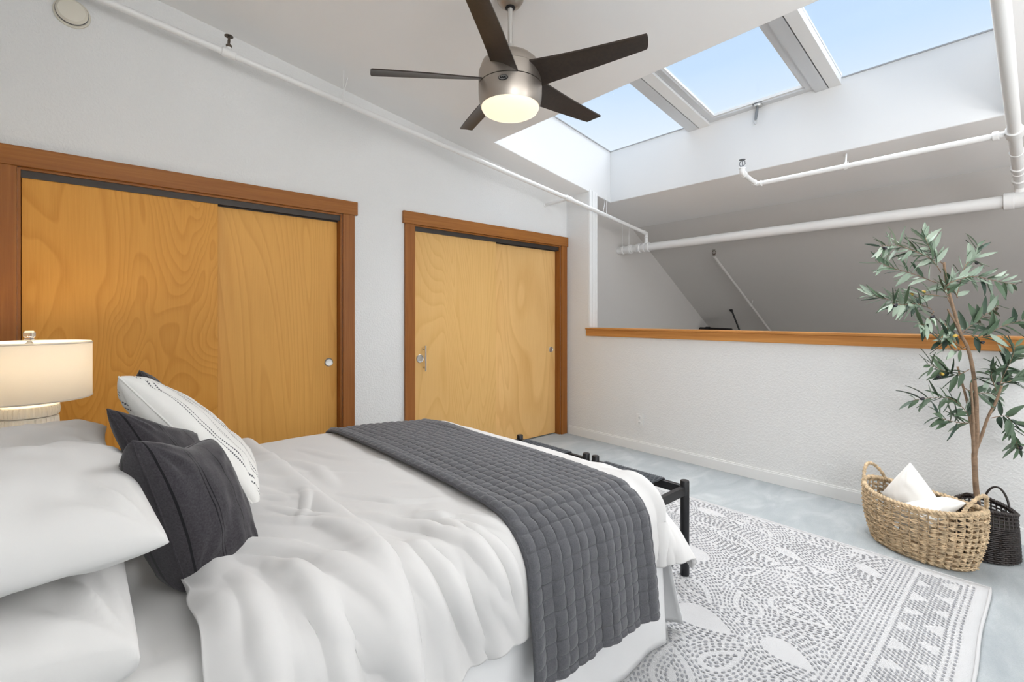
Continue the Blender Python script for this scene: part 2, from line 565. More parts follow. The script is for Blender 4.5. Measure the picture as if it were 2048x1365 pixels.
O1 = (-0.291, 1.352, 1.995)    # closet openings: x0, x1, height
O2 = (1.942, 3.690, 1.995)
wb = bmesh.new()
for xa, xb in ((X0 - .12, O1[0]), (O1[1], O2[0]), (O2[1], 3.92)):
    prism(wb, [(xa, YA, 0), (xb, YA, 0), (xb, YA + .12, 0), (xa, YA + .12, 0)],
          [(xa, YA, zc(xa) + .03), (xb, YA, zc(xb) + .03), (xb, YA + .12, zc(xb) + .03), (xa, YA + .12, zc(xa) + .03)])
for xa, xb, hh in (O1, O2):
    prism(wb, [(xa, YA, hh), (xb, YA, hh), (xb, YA + .12, hh), (xa, YA + .12, hh)],
          [(xa, YA, zc(xa) + .03), (xb, YA, zc(xb) + .03), (xb, YA + .12, zc(xb) + .03), (xa, YA + .12, zc(xa) + .03)])
tag(from_bm('wall_left', wb, M['wall']), kind='structure')
cb = bmesh.new()
for xa, xb, hh in (O1, O2):
    bx(cb, xa - .1, xb + .1, YA + .121, YA + .16, -0.1, hh + .1)
tag(from_bm('closet_light_block', cb, M['black']), kind='structure')  # added plate stops light leaks; the closet's darkness is put into its colour
# the same wall going on past the half wall
vb = bmesh.new()
prism(vb, [(3.92, YA, ZV), (XC, YA, ZV), (XC, YA + .12, ZV), (3.92, YA + .12, ZV)],
      [(3.92, YA, zc(3.92) + .03), (XC, YA, zc(XC) + .03), (XC, YA + .12, zc(XC) + .03), (3.92, YA + .12, zc(3.92) + .03)])
prism(vb, [(XC, YA, ZV), (XV, YA, ZV), (XV, YA + .12, ZV), (XC, YA + .12, ZV)],
      [(XC, YA, zs(XC) + .03), (XV, YA, zs(XV) + .03), (XV, YA + .12, zs(XV) + .03), (XC, YA + .12, zs(XC) + .03)])
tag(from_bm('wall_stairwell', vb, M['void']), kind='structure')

# half wall with the full height stub at the corner
YE = 3.10
hb = bmesh.new()
bx(hb, XB, 3.92, Y0, YE, -0.12, 1.10)
prism(hb, [(XB, YE, -.12), (3.92, YE, -.12), (3.92, YA, -.12), (XB, YA, -.12)],
      [(XB, YE, zc(XB) + .03), (3.92, YE, zc(3.92) + .03), (3.92, YA, zc(3.92) + .03), (XB, YA, zc(XB) + .03)])
bx(hb, XB + .02, 3.92, Y0, YA, ZV, -0.12)
tag(from_bm('wall_right', hb, M['wall']), kind='structure')
# painted end board of the stub
eb = bmesh.new()
for k in range(5):
    xa = XB + .002 + k * .0255
    bx(eb, xa, xa + .0235, YE - .012 + (k % 2) * .001, YE - .0005, 1.135, zc(xa) + .02)
tag(from_bm('trim_1', eb, M['white_trim']), kind='structure')

# walls behind the camera
HW = (-3.15, -1.05)            # opening of the added head wall window, along y
WN = (1.90, 3.60)              # opening of the added window behind, along x
zb0, zb1 = 0.80, 2.30
bb = bmesh.new()
def hwall(ya, yb, za, zb):
    xa, xb = X0 - .12, X0
    prism(bb, [(xa, ya, za), (xb, ya, za), (xb, yb, za), (xa, yb, za)],
          [(xa, ya, zb(xa)), (xb, ya, zb(xb)), (xb, yb, zb(xb)), (xa, yb, zb(xa))])
top = lambda x: zc(x) + .03
hwall(Y0, HW[0], 0, top); hwall(HW[1], YA, 0, top)
hwall(HW[0], HW[1], 0, lambda x: zb0); hwall(HW[0], HW[1], zb1, top)
tag(from_bm('wall_head', bb, M['wall']), kind='structure')
nb = bmesh.new()
def nwall(xa, xb, za, zb):
    prism(nb, [(xa, Y0 - .12, za), (xb, Y0 - .12, za), (xb, Y0, za), (xa, Y0, za)],
          [(xa, Y0 - .12, zb(xa)), (xb, Y0 - .12, zb(xb)), (xb, Y0, zb(xb)), (xa, Y0, zb(xa))])
nwall(X0 - .12, WN[0], 0, top); nwall(WN[1], 3.92, 0, top)
nwall(WN[0], WN[1], 0, lambda x: zb0); nwall(WN[0], WN[1], zb1, top)
nwall(3.92, XC, ZV, top); nwall(XC, XV, ZV, lambda x: zs(x) + .03)
tag(from_bm('wall_behind', nb, M['wall']), kind='structure')
tag(box('wall_end', XV, XV + .1, Y0 - .12, 3.52, ZV, 0.6, M['void']), kind='structure')
w = empty('added_window_2', ((WN[0] + WN[1]) / 2, Y0 - .06, zb0), kind='structure')  # made-up window, set behind the camera to go with the fill light
for q in ((WN[0], WN[0] + .05, zb0, zb1), (WN[1] - .05, WN[1], zb0, zb1), (WN[0] + .05, WN[1] - .05, zb0, zb0 + .05), (WN[0] + .05, WN[1] - .05, zb1 - .05, zb1)):
    box('added_window_frame', q[0], q[1], Y0 - .10, Y0 - .03, q[2], q[3], M['white_trim'], w)
box('pane', WN[0] + .05, WN[1] - .05, Y0 - .07, Y0 - .06, zb0 + .05, zb1 - .05, M['glass'], w)
w = empty('added_window_3', (X0 - .06, (HW[0] + HW[1]) / 2, zb0), kind='structure')  # second made-up window, placed for the fill light aimed at the half wall
for q in ((HW[0], HW[0] + .05, zb0, zb1), (HW[1] - .05, HW[1], zb0, zb1), (HW[0] + .05, HW[1] - .05, zb0, zb0 + .05), (HW[0] + .05, HW[1] - .05, zb1 - .05, zb1)):
    box('added_window_frame', X0 - .10, X0 - .03, q[0], q[1], q[2], q[3], M['white_trim'], w)
box('pane', X0 - .07, X0 - .06, HW[0] + .05, HW[1] - .05, zb0 + .05, zb1 - .05, M['glass'], w)

# ceiling with the skylight opening
SX0, SX1, SY0, SY1 = 2.535, 4.155, 0.155, 3.10
cb = bmesh.new()
def slab(xa, xb, ya, yb, f, th=.12):
    prism(cb, [(xa, ya, f(xa)), (xb, ya, f(xb)), (xb, yb, f(xb)), (xa, yb, f(xa))],
          [(xa, ya, f(xa) + th), (xb, ya, f(xb) + th), (xb, yb, f(xb) + th), (xa, yb, f(xa) + th)])
yl, yh = Y0 - .12, YA + .12
slab(X0 - .12, SX0, yl, yh, zc)
slab(SX0, SX1, yl, SY0, zc)
slab(SX0, SX1, SY1, yh, zc)
slab(SX1, XC, yl, yh, zc)
tag(from_bm('ceiling', cb, M['ceiling']), kind='structure')
cb = bmesh.new()
slab(XC, XV, yl, yh, zs)
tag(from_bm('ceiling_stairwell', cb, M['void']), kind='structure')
# the shaft up to the glass
WH = 0.54
def zg(x): return zc(x) + WH
sb = bmesh.new()
def shaft(xa, xb, ya, yb):
    prism(sb, [(xa, ya, zc(xa) + .002), (xb, ya, zc(xb) + .002), (xb, yb, zc(xb) + .002), (xa, yb, zc(xa) + .002)],
          [(xa, ya, zg(xa)), (xb, ya, zg(xb)), (xb, yb, zg(xb)), (xa, yb, zg(xa))])
e3 = .004
shaft(SX0 - .1, SX0 + e3, SY0 - .1, SY1 + .1); shaft(SX1 - e3, SX1 + .1, SY0 - .1, SY1 + .1)
shaft(SX0 + e3, SX1 - e3, SY0 - .1, SY0 + e3); shaft(SX0 + e3, SX1 - e3, SY1 - e3, SY1 + .1)
tag(from_bm('wall_skylight_shaft', sb, M['well']), kind='structure')

# skylight: three lights, two mullions, an opening sash in the middle
win = empty('window_1', (3.35, 1.6, zg(3.35)), kind='structure')
def sbar(name, xa, xb, ya, yb, d0, d1, mat, parent):
    b = bmesh.new()
    prism(b, [(xa, ya, zg(xa) + d0), (xb, ya, zg(xb) + d0), (xb, yb, zg(xb) + d0), (xa, yb, zg(xa) + d0)],
          [(xa, ya, zg(xa) + d1), (xb, ya, zg(xb) + d1), (xb, yb, zg(xb) + d1), (xa, yb, zg(xa) + d1)])
    return from_bm(name, b, mat, parent)
MY = ((1.00, 1.17), (2.00, 2.205))
for a, b_ in ((SY0, MY[0][0]), (MY[0][1], MY[1][0]), (MY[1][1], SY1)):
    sbar('pane', SX0, SX1, a, b_, .012, .020, M['glass'], win)
for a, b_ in MY:
    c = a + (b_ - a) * 0.48
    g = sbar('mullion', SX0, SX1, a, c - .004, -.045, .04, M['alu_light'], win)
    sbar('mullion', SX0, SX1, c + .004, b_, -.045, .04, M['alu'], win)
    sbar('gasket', SX0, SX1, c - .004, c + .004, -.030, .03, M['gasket'], win)
# thin dark seal where the glass meets the shaft
for q in ((SX1 - .010, SX1, SY0, MY[0][0]), (SX1 - .010, SX1, MY[1][1], SY1), (SX0, SX0 + .012, SY0, SY1), (SX0 + .012, SX1 - .012, SY1 - .012, SY1), (SX0 + .012, SX1 - .012, SY0, SY0 + .012)):
    sbar('seal', q[0], q[1], q[2], q[3], -.001, .008, M['seal'], win)
ya, yb = MY[0][1], MY[1][0]
for q in ((SX1 - .055, SX1 - .004, ya + .004, yb - .004), (SX0 + .004, SX0 + .055, ya + .004, yb - .004), (SX0 + .055, SX1 - .055, yb - .055, yb - .004), (SX0 + .055, SX1 - .055, ya + .004, ya + .055)):
    s_ = sbar('sash_rail', q[0], q[1], q[2], q[3], -.022, .011, M['alu'], win)
for q in ((SX1 - .070, SX1 - .055, ya + .055, yb - .055), (SX0 + .055, SX1 - .070, yb - .070, yb - .055), (SX0 + .055, SX1 - .070, ya + .055, ya + .070)):
    sbar('glazing_bead', q[0], q[1], q[2], q[3], -.010, .011, M['alu_light'], win)
# crank of the opening light
cr = empty('skylight_crank', (4.11, 1.575, 2.98), label='small grey crank operator hanging from the middle skylight sash', cat='crank')
V, F = lathe_arr([(.034, 0), (.036, .006), (.036, .018), (.020, .024), (.020, .034)], (4.115, 1.575, 2.985), 24)
smooth_by_angle(pydata('gear_housing', V, F, M['steel'], cr))
lathe('gear_ring', [(.041, 0), (.041, .006)], (4.115, 1.575, 3.004), M['gasket'], cr, 24)
tube('crank_shaft', [(4.110, 1.578, 2.99), (4.106, 1.584, 2.93), (4.102, 1.590, 2.875)], [.010, .012, .010], M['gasket'], cr, 10)
tube('hook_eye', [(4.102 + .0, 1.590 + .012 * math.cos(a), 2.860 + .018 * math.sin(a)) for a in [2 * PI * k / 16 for k in range(16)]], .004, M['steel'], cr, 8, closed=True)

# ------------------------------------------------------------------ closet fronts
def casing(n, x0, x1, head0, head1, label):
    t = empty('trim_%d' % n, (x0, YA, 0), kind='structure')
    y0 = YA - .019
    box('header', head0, head1, YA - .026, YA - .0005, 1.994, 2.092, M['fir_h'], t, .002)
    box('casing_board', x0 - .088, x0, y0, YA - .0005, 0.001, 1.994, M['fir_v'], t, .002)
    box('casing_board', x1, x1 + .088, y0, YA - .0005, 0.001, 1.994, M['fir_v'], t, .002)
    box('jamb_board', x0 - .0, x0 + .012, YA, YA + .118, 0.001, 1.992, M['fir_v'], t)
    box('jamb_board', x1 - .012, x1, YA, YA + .118, 0.001, 1.992, M['fir_v'], t)
    box('head_board', x0 + .012, x1 - .012, YA, YA + .118, 1.982, 1.994, M['fir_h'], t)
    b = bmesh.new()
    bx(b, x0 + .012, x1 - .012, YA + .012, YA + .100, 1.972, 1.982)
    bx(b, x0 + .012, x1 - .012, YA + .012, YA + .016, 1.945, 1.972)
    bx(b, x0 + .012, x1 - .012, YA + .054, YA + .058, 1.940, 1.972)
    from_bm('sliding_track', b, M['dark_gap'], t)
    return t
casing(2, O1[0], O1[1], O1[0] - .11, O1[1] + .108, '')
casing(3, O2[0], O2[1], O2[0] - .105, 3.788, '')

def cup_pull(name, x, y, z, parent, r=.030):
    """round recessed pull, axis along the wall normal"""
    prof = [(r, .0002), (r, .003), (r * .92, .0055), (r * .84, .0045), (r * .74, .0016), (r * .3, .0010), (.001, .0010)]
    V, F = lathe_arr(prof, (0, 0, 0), 32)
    V = [(x + a, y - c, z + b) for a, b, c in V]
    return smooth_by_angle(pydata(name, V, F, M['steel'], parent), 30)

def door(n, x0, x1, y0, top, mat):
    d = empty('door_%d' % n, ((x0 + x1) / 2, y0, 0.012), kind='structure')
    box('door_panel', x0, x1, y0, y0 + .034, .012, top, mat, d, .0015)
    return d
d1 = door(1, O1[0] + .014, 0.575, YA + .020, 1.948, M['birch1'])
d2 = door(2, 0.545, O1[1] - .014, YA + .062, 1.948, M['birch2'])
cup_pull('finger_pull', 1.278, YA + .062, .912, d2, .031)
d3 = door(3, O2[0] + .014, 2.825, YA + .020, 1.948, M['birch3'])
d4 = door(4, 2.795, O2[1] - .014, YA + .062, 1.948, M['birch4'])
cup_pull('finger_pull', 3.612, YA + .062, .900, d4, .030)
cup_pull('lock_disc', 2.010, YA + .020, .898, d3, .034)
hp = MB().tube([(2.040, YA - .022, .795), (2.040, YA - .022, 1.005)], .0065, 14)
hp.tube([(2.040, YA + .020, .825), (2.040, YA - .022, .825)], .0045, 10).tube([(2.040, YA + .020, .975), (2.040, YA - .022, .975)], .0045, 10)
smooth_by_angle(hp.build('bar_handle', M['steel'], d3), 40)
# hanger clips at the top of the left closet panel
for d, x in ((d1, -.22), (d1, .53), (d3, 2.00)):
    b = bmesh.new(); bx(b, x, x + .05, YA + .018, YA + .030, 1.948, 1.957)
    from_bm('hanger_clip', b, M['steel'], d)

# ledge on the half wall and baseboards
lg = empty('trim_4', (XB, 0, 1.05), kind='structure')
box('apron', XB - .018, XB - .0005, Y0 + .01, YE + .02, 1.050, 1.115, M['ledge'], lg, .002)
box('ledge_cap', XB - .026, 3.955, Y0 + .01, YE - .014, 1.115, 1.133, M['ledge'], lg, .003)
box('ledge_cap', XB - .026, XB - .0005, YE - .014, YE + .025, 1.115, 1.133, M['ledge'], lg, .003)
bbm = bmesh.new()
bx(bbm, XB - .012, XB - .0005, Y0 + .01, YA - .03, 0.001, .078)
bx(bbm, XB - .008, XB - .0005, Y0 + .01, YA - .03, .078, .090)
tag(from_bm('baseboard_right', bbm, M['white_trim'], None, False), kind='structure')
bbm = bmesh.new()
bx(bbm, O1[1] + .09, O2[0] - .09, YA - .012, YA - .0005, 0.001, .088)
tag(from_bm('baseboard_left', bbm, M['white_trim'], None, False, .002), kind='structure')

# wall outlet
ol = empty('wall_outlet', (XB, 2.49, .28), label='white double wall outlet low on the half wall', cat='outlet')
box('cover_plate', XB - .006, XB - .0005, 2.455, 2.527, .228, .345, M['plastic_white'], ol, .002)
for zz in (.262, .311):
    V, F = lathe_arr([(.018, 0), (.018, .003), (.016, .004)], (0, 0, 0), 24)
    V = [(XB - .0062 - c, 2.491 + a, zz + b_) for a, b_, c in V]
    rc = smooth_by_angle(pydata('receptacle', V, F, M['plastic_white'], ol))
    b = bmesh.new()
    bx(b, XB - .0112, XB - .0100, 2.4835, 2.486, zz - .004, zz + .006); bx(b, XB - .0112, XB - .0100, 2.496, 2.4985, zz - .004, zz + .006)
    bx(b, XB - .0112, XB - .0100, 2.489, 2.493, zz - .013, zz - .009)
    from_bm('slots', b, M['slot'], rc)

# smoke detector on the closet wall
sd = empty('smoke_detector', (-.09, YA, 2.84), label='round beige smoke detector high on the closet wall', cat='smoke detector')
def wall_disc(name, prof, mat, parent, x=-.09, z=2.84, n=36):
    V, F = lathe_arr(prof, (0, 0, 0), n)
    V = [(x + a, YA - .0006 - c, z + b_) for a, b_, c in V]
    return smooth_by_angle(pydata(name, V, F, mat, parent))
wall_disc('base_plate', [(.074, 0), (.074, .010), (.070, .013)], M['plastic'], sd)
wall_disc('cover', [(.064, .013), (.064, .030), (.054, .042), (.020, .046), (.001, .046)], M['plastic'], sd)
wall_disc('vent_ring', [(.0645, .016), (.0660, .018), (.0660, .024), (.0645, .026)], M['slot'], sd)

# ------------------------------------------------------------------ sprinkler pipes
def ring(mb, p, axis, r, l, n=16):
    a = Vector(axis).normalized() * (l / 2); p = Vector(p)
    e_ = a.normalized() * min(.004, l * .2)
    return mb.tube([p - a, p - a + e_, p + a - e_, p + a], [r * .86, r, r, r * .86], n)

def fitting(name, p, axis, r, l, parent):
    mb = ring(MB(), p, axis, r, l)
    return smooth_by_angle(mb.build(name, M['pipe'], parent), 40)

def elbow(name, p, r, d1_, d2_, l, parent):
    p = Vector(p); d1_ = Vector(d1_).normalized(); d2_ = Vector(d2_).normalized()
    mb = MB().tube([p + d1_ * l, p + d1_ * l * .4, p + (d1_ + d2_) * l * .10, p + d2_ * l * .4, p + d2_ * l], [r, r, r, r, r], 14)
    ring(mb, p + d1_ * l, d1_, r * 1.18, .012); ring(mb, p + d2_ * l, d2_, r * 1.18, .012)
    return smooth_by_angle(mb.build(name, M['pipe'], parent), 40)

def hanger(p, r, h1, h2, parent):
    """thin wire loop that goes round the pipe and up to the ceiling"""
    p = Vector(p)
    pts = [Vector(h1)]
    for k in range(9):
        a = PI + PI * k / 8
        pts.append(p + Vector((0, (r + .002) * math.cos(a), (r + .002) * math.sin(a))))
    pts.append(Vector(h2))
    return tube('hanger_wire', pts, .0028, M['pipe'], parent, 6)

def sprinkler_head(p, parent, mat=None, s=1.0):
    mat = mat or M['bronze']
    x, y, z = p
    t = lathe('sprinkler_head', [(.011 * s, 0), (.013 * s, .004 * s), (.013 * s, .012 * s), (.008 * s, .016 * s)], p, mat, parent, 16)
    for sg in (-1, 1):
        tube('frame_arm', [(x, y + sg * .006 * s, z + .014 * s), (x, y + sg * .018 * s, z + .024 * s), (x, y + sg * .016 * s, z + .040 * s), (x, y, z + .052 * s)], .003 * s, mat, t, 6)
    tube('glass_bulb', [(x, y, z + .016 * s), (x, y, z + .052 * s)], .0025 * s, mat, t, 6)
    lathe('deflector', [(.019 * s, .053 * s), (.019 * s, .056 * s), (.004 * s, .058 * s)], p, mat, t, 18)
    return t

# long pipe hung along the closet wall
def pA(x): return Vector((x, 3.27 - .061 * x, 2.82 - .1505 * (x - .58)))
pw = empty('sprinkler_pipe', pA(1.8), label='white sprinkler pipe running under the ceiling along the closet wall', cat='pipe')
PE = Vector((4.72, 3.02, 2.20))
tube('pipe_run', [pA(X0 + .01), pA(1.6), pA(3.44), PE], .0195, M['pipe'], pw, 16)
dA = (pA(3) - pA(1)).normalized()
fitting('tee_fitting', pA(.60), dA, .026, .075, pw)
fitting('tee_fitting', pA(3.44), dA, .027, .080, pw)
tube('stub_pipe', [pA(3.44), Vector((3.46, YA - .002, 2.392))], .0150, M['pipe'], pw, 12)
fitting('collar', (3.459, YA - .006, 2.392), (0, 1, 0), .021, .010, pw)
elbow('elbow_fitting', PE, .0205, -dA, (0, 0, -1), .045, pw)
tube('drop_pipe', [PE + Vector((0, 0, -.03)), (4.72, 3.02, 2.072)], .0195, M['pipe'], pw, 14)
for x in (1.27, 3.98):
    p = pA(x) if x < 3.5 else pA(3.44) + (PE - pA(3.44)) * ((x - 3.44) / (4.72 - 3.44))
    hanger(p, .0195, (x - .004, p.y - .035, zc(x) - .002), (x + .05, p.y + .028, zc(x + .05) - .002), pw)
tube('sprinkler_riser', [pA(.60) + Vector((0, 0, .018)), pA(.60) + Vector((0, 0, .036))], .016, M['pipe'], pw, 12)
sprinkler_head(tuple(pA(.60) + Vector((0, 0, .036))), pw, s=1.25)

# large main parallel to the half wall
XM, ZM = 4.72, 2.04
pm = empty('sprinkler_main', (XM, 1.6, ZM), label='thick white main pipe spanning the stairwell above the wooden ledge', cat='pipe')
tube('pipe_run', [(XM, YA - .002, ZM), (XM, .10, ZM)], .044, M['pipe'], pm, 22)
for y, r, l in ((3.33, .050, .03), (3.235, .055, .035), (3.205, .049, .02), (3.135, .052, .03), (3.105, .056, .03), (3.045, .054, .035), (2.995, .054, .035)):
    fitting('coupling', (XM, y, ZM), (0, 1, 0), r, l, pm)
fitting('saddle_fitting', (XM, 3.02, ZM + .042), (0, 0, 1), .028, .035, pm)
hanger((XM, 3.30, ZM), .044, (XM, 3.25, zc(XM) - .002), (XM, 3.34, zc(XM) - .002), pm)
fitting('tee_collar', (XM, .165, ZM), (0, 1, 0), .060, .055, pm)
fitting('tee_body', (XM, .085, ZM), (0, 1, 0), .056, .13, pm)
fitting('tee_collar', (XM, .005, ZM), (0, 1, 0), .060, .04, pm)

# pipe that follows the slope on the right
def pR(x): return Vector((x, .112, 2.453 - .152 * (x - 2.593)))
pr_ = empty('sprinkler_riser_pipe', pR(3.5), label='white pipe slanting up under the ceiling at the right edge', cat='pipe')
tube('pipe_run', [pR(X0 + .01), pR(2.2), pR(4.60), (XM - .02, .112, ZM + .09), (XM, .112, ZM + .052)], .0285, M['pipe'], pr_, 18)
dR = pR(4) - pR(3)
fitting('tee_fitting', pR(3.82), dR, .037, .085, pr_)
fitting('coupling', pR(4.36), dR, .036, .045, pr_)
fitting('coupling', pR(4.44), dR, .034, .02, pr_)
fitting('coupling', pR(4.58), dR, .037, .05, pr_)
hanger(pR(4.10), .0285, (4.05, .150, zc(4.05) - .001), (4.18, .05, zc(4.18) - .001), pr_)

# branch with one head
pb = empty('sprinkler_branch', (3.82, .8, 2.235), label='thin white branch pipe crossing in front of the skylight shaft', cat='pipe')
zb_ = pR(3.82).z
tube('pipe_run', [(3.82, .150, zb_), (3.82, 1.47, zb_)], .0175, M['pipe'], pb, 14)
elbow('elbow_fitting', (3.82, 1.475, zb_), .019, (0, -1, 0), (-1, 0, .14), .036, pb)
tube('pipe_end', [(3.79, 1.475, zb_ + .004), (3.575, 1.475, zb_ + .034)], .0175, M['pipe'], pb, 12)
elbow('elbow_fitting', (3.566, 1.475, zb_ + .036), .020, (1, 0, -.14), (0, 0, 1), .034, pb)
fitting('coupling', (3.82, .185, zb_), (0, 1, 0), .026, .03, pb)
tube('hanger_rod', [(3.82, .895, zb_ + .016), (3.85, .902, zb_ + .04), (4.215, .985, zc(4.215) - .001)], .005, M['pipe'], pb, 8)
hanger((3.82, .895, zb_), .0175, (3.84, .890, zb_ + .035), (3.84, .904, zb_ + .035), pb)
sprinkler_head((3.566, 1.475, zb_ + .070), pb, mat=M['gasket'], s=1.15)

# things on the steep ceiling beyond the ledge
sp = empty('sprinkler_pipe_steep', (6.2, 2.56, 1.55), label='thin pale pipe running down the steep stairwell ceiling', cat='pipe')
tube('pipe_run', [(5.50, 2.60, zs(5.50) - .07), (7.30, 2.49, zs(7.30) - .07)], .016, M['void'], sp, 10)
hanger((6.40, 2.545, zs(6.40) - .07), .016, (6.42, 2.52, zs(6.42) - .001), (6.42, 2.57, zs(6.42) - .001), sp)
sprinkler_head((5.50, 2.60, zs(5.50) - .060), sp, s=1.2)
dd = empty('duct_pipe', (7.02, 3.1, 1.03), label='black round duct end in the dim corner beyond the ledge', cat='duct')
tube('duct_body', [(6.75, YA - .001, 1.035), (6.77, 2.95, 1.022)], .060, M['metal_black'], dd, 20)
tube('duct_collar', [(6.749, 3.31, 1.036), (6.751, 3.26, 1.035)], .066, M['metal_black'], dd, 20)
tl = empty('pendant_rod', (6.7, 2.87, 1.2), label='dark thin rod hanging beside the pale pipe in the stairwell', cat='rod')
tube('rod', [(6.62, 2.88, zs(6.62) - .005), (6.72, 2.78, 0.96)], .011, M['metal_black'], tl, 10)
tube('rod_mount', [(6.60, 2.883, zs(6.60) - .001), (6.615, 2.88, zs(6.615) - .016)], .020, M['metal_black'], tl, 12)

# ------------------------------------------------------------------ ceiling fan
FX, FY = 1.562, 1.779
fan = empty('ceiling_fan', (FX, FY, 2.30), label='five-blade ceiling fan with nickel motor and lit bowl', cat='ceiling fan')
zf = zc(FX)
can = lathe('canopy', [(.070, .02), (.070, -.02), (.066, -.045), (.050, -.068), (.028, -.080), (.024, -.080)], (FX, FY, zf), M['nickel'], fan, 40)
lathe('canopy_socket', [(.024, -.077), (.026, -.083), (.014, -.087)], (FX, FY, zf), M['metal_black'], fan, 24)
lathe('downrod', [(.0125, zf - .085), (.0125, 2.585)], (FX, FY, 0), M['rod_paint'], fan, 20)
lathe('rod_coupling', [(.014, 2.610), (.022, 2.590), (.024, 2.560), (.030, 2.545)], (FX, FY, 0), M['rod_paint'], fan, 24)
up = lathe('motor_top', [(.020, 2.556), (.070, 2.552), (.115, 2.536), (.140, 2.512), (.150, 2.487), (.1525, 2.4725)], (FX, FY, 0), M['nickel'], fan, 56)
lathe('motor_band', [(.150, 2.4700), (.1565, 2.4690), (.1590, 2.44), (.1590, 2.3995), (.150, 2.3990)], (FX, FY, 0), M['nickel'], fan, 56)
lathe('motor_groove', [(.148, 2.4728), (.149, 2.4700), (.149, 2.3990), (.148, 2.3960)], (FX, FY, 0), M['black'], fan, 40)
lathe('lamp_housing', [(.150, 2.3960), (.1590, 2.3955), (.1590, 2.360), (.1570, 2.330), (.151, 2.305), (.1465, 2.293), (.1435, 2.296)], (FX, FY, 0), M['nickel'], fan, 56)
lathe('light_bowl', [(.1440, 2.300), (.1440, 2.288), (.136, 2.274), (.115, 2.262), (.080, 2.254), (.040, 2.250), (.001, 2.249)], (FX, FY, 0), M['lit'], fan, 56, 60)
# maker's oval badge, facing the bed
ab = math.atan2(-FY + 0.0, -FX + 0.0) - math.radians(12)
bd = Vector((math.cos(ab), math.sin(ab), 0)); bt = Vector((-math.sin(ab), math.cos(ab), 0))
bc = Vector((FX, FY, 2.366)) + bd * .1585
def oval(name, a, b_, d0, d1_, mat, n=28):
    V = []
    for d in (d0, d1_):
        for k in range(n):
            an = 2 * PI * k / n
            V.append(bc + bt * (a * math.cos(an)) + Vector((0, 0, b_ * math.sin(an))) + bd * d)
    F = [tuple(range(n, 2 * n))] + [(k, (k + 1) % n, n + (k + 1) % n, n + k) for k in range(n)]
    return pydata(name, V, F, mat, fan, False)
oval('badge', .0235, .0125, -.004, .0035, M['metal_black'])
oval('badge_field', .0200, .0100, .003, .0046, M['steel'])
for s0, w, hh in ((-.011, .005, .0055), (-.001, .0035, .0065), (.009, .0045, .0055)):
    bmk = bmesh.new()
    base = [bc + bt * (s0 + w * math.cos(k * PI / 3) - .002 * math.sin(k * PI / 3)) + Vector((0, 0, hh * math.sin(k * PI / 3) - .001)) + bd * .0045 for k in range(6)]
    prism(bmk, base, [p + bd * .0012 for p in base])
    from_bm('badge_mark', bmk, M['metal_black'], fan)

def blade_mesh():
    ns, nw = 22, 8
    V = []
    for side in (0, 1):
        for i in range(ns + 1):
            s_ = i / ns
            x = .135 + (.693 - .135) * s_
            w = .150 - .062 * s_ ** .8
            off = .004 * math.sin(s_ * PI)
            pitch = math.radians(25 - 17 * s_)
            for j in range(nw + 1):
                t = (j / nw - .5)
                y = t * w + off
                xx = x
                if i == ns: xx = x - .018 * (t + .5) - .006 * (2 * t) ** 4
                if i == ns - 1: xx = x - .010 * (t + .5)
                if i == 0: xx = x - .004
                z = y * math.sin(pitch) * -1 + .006 * (1 - (2 * t) ** 2) * .6
                yy = y * math.cos(pitch)
                V.append((xx, yy, z + (.0035 if side else -.0035)))
    n = (ns + 1) * (nw + 1)
    F = []
    for i in range(ns):
        for j in range(nw):
            a = i * (nw + 1) + j
            q = (a, a + 1, a + nw + 2, a + nw + 1)
            F.append(q[::-1]); F.append(tuple(k + n for k in q))
    bd_ = [j for j in range(nw + 1)] + [i * (nw + 1) + nw for i in range(1, ns + 1)] + [ns * (nw + 1) + j for j in range(nw - 1, -1, -1)] + [i * (nw + 1) for i in range(ns - 1, 0, -1)]
    for k in range(len(bd_)):
        a, b_ = bd_[k], bd_[(k + 1) % len(bd_)]
        F.append((a, b_, b_ + n, a + n))
    me = bpy.data.meshes.new('blade')
    me.from_pydata(V, [], F); me.materials.append(M['blade'])
    for p in me.polygons: p.use_smooth = True
    try: me.set_sharp_from_angle(angle=math.radians(40))
    except Exception: pass
    return me
bm_ = blade_mesh()
for k in range(5):
    o = bpy.data.objects.new('blade', bm_); COL.objects.link(o)
    o.parent = fan
    o.location = (0, 0, 2.431 - 2.30)
    o.rotation_euler = (0, 0, math.radians(1 + 72 * k))

# ------------------------------------------------------------------ bed
BX0, BX1, BY0, BY1 = -0.43, 1.60, 0.955, 2.455
bed = empty('bed', (.58, 1.70, 0.013), label='queen bed with white mattress and white bed skirt', cat='bed')
b = bmesh.new(); bx(b, BX0, BX1 - .01, BY0 + .025, BY1 - .025, .38, .628)
mt = from_bm('mattress', b, M['sheet'], bed, True, .06, 5)
b = bmesh.new(); bx(b, BX0 + .02, BX1 - .03, BY0 + .03, BY1 - .03, .10, .378)
from_bm('box_spring', b, M['skirt'], bed, False, .01)
for xx in (BX0 + .08, BX1 - .14):
    for yy in (BY0 + .10, BY1 - .16):
        lathe('foot', [(.018, .015), (.024, .10)], (xx, yy, 0), M['metal_black'], bed, 14)

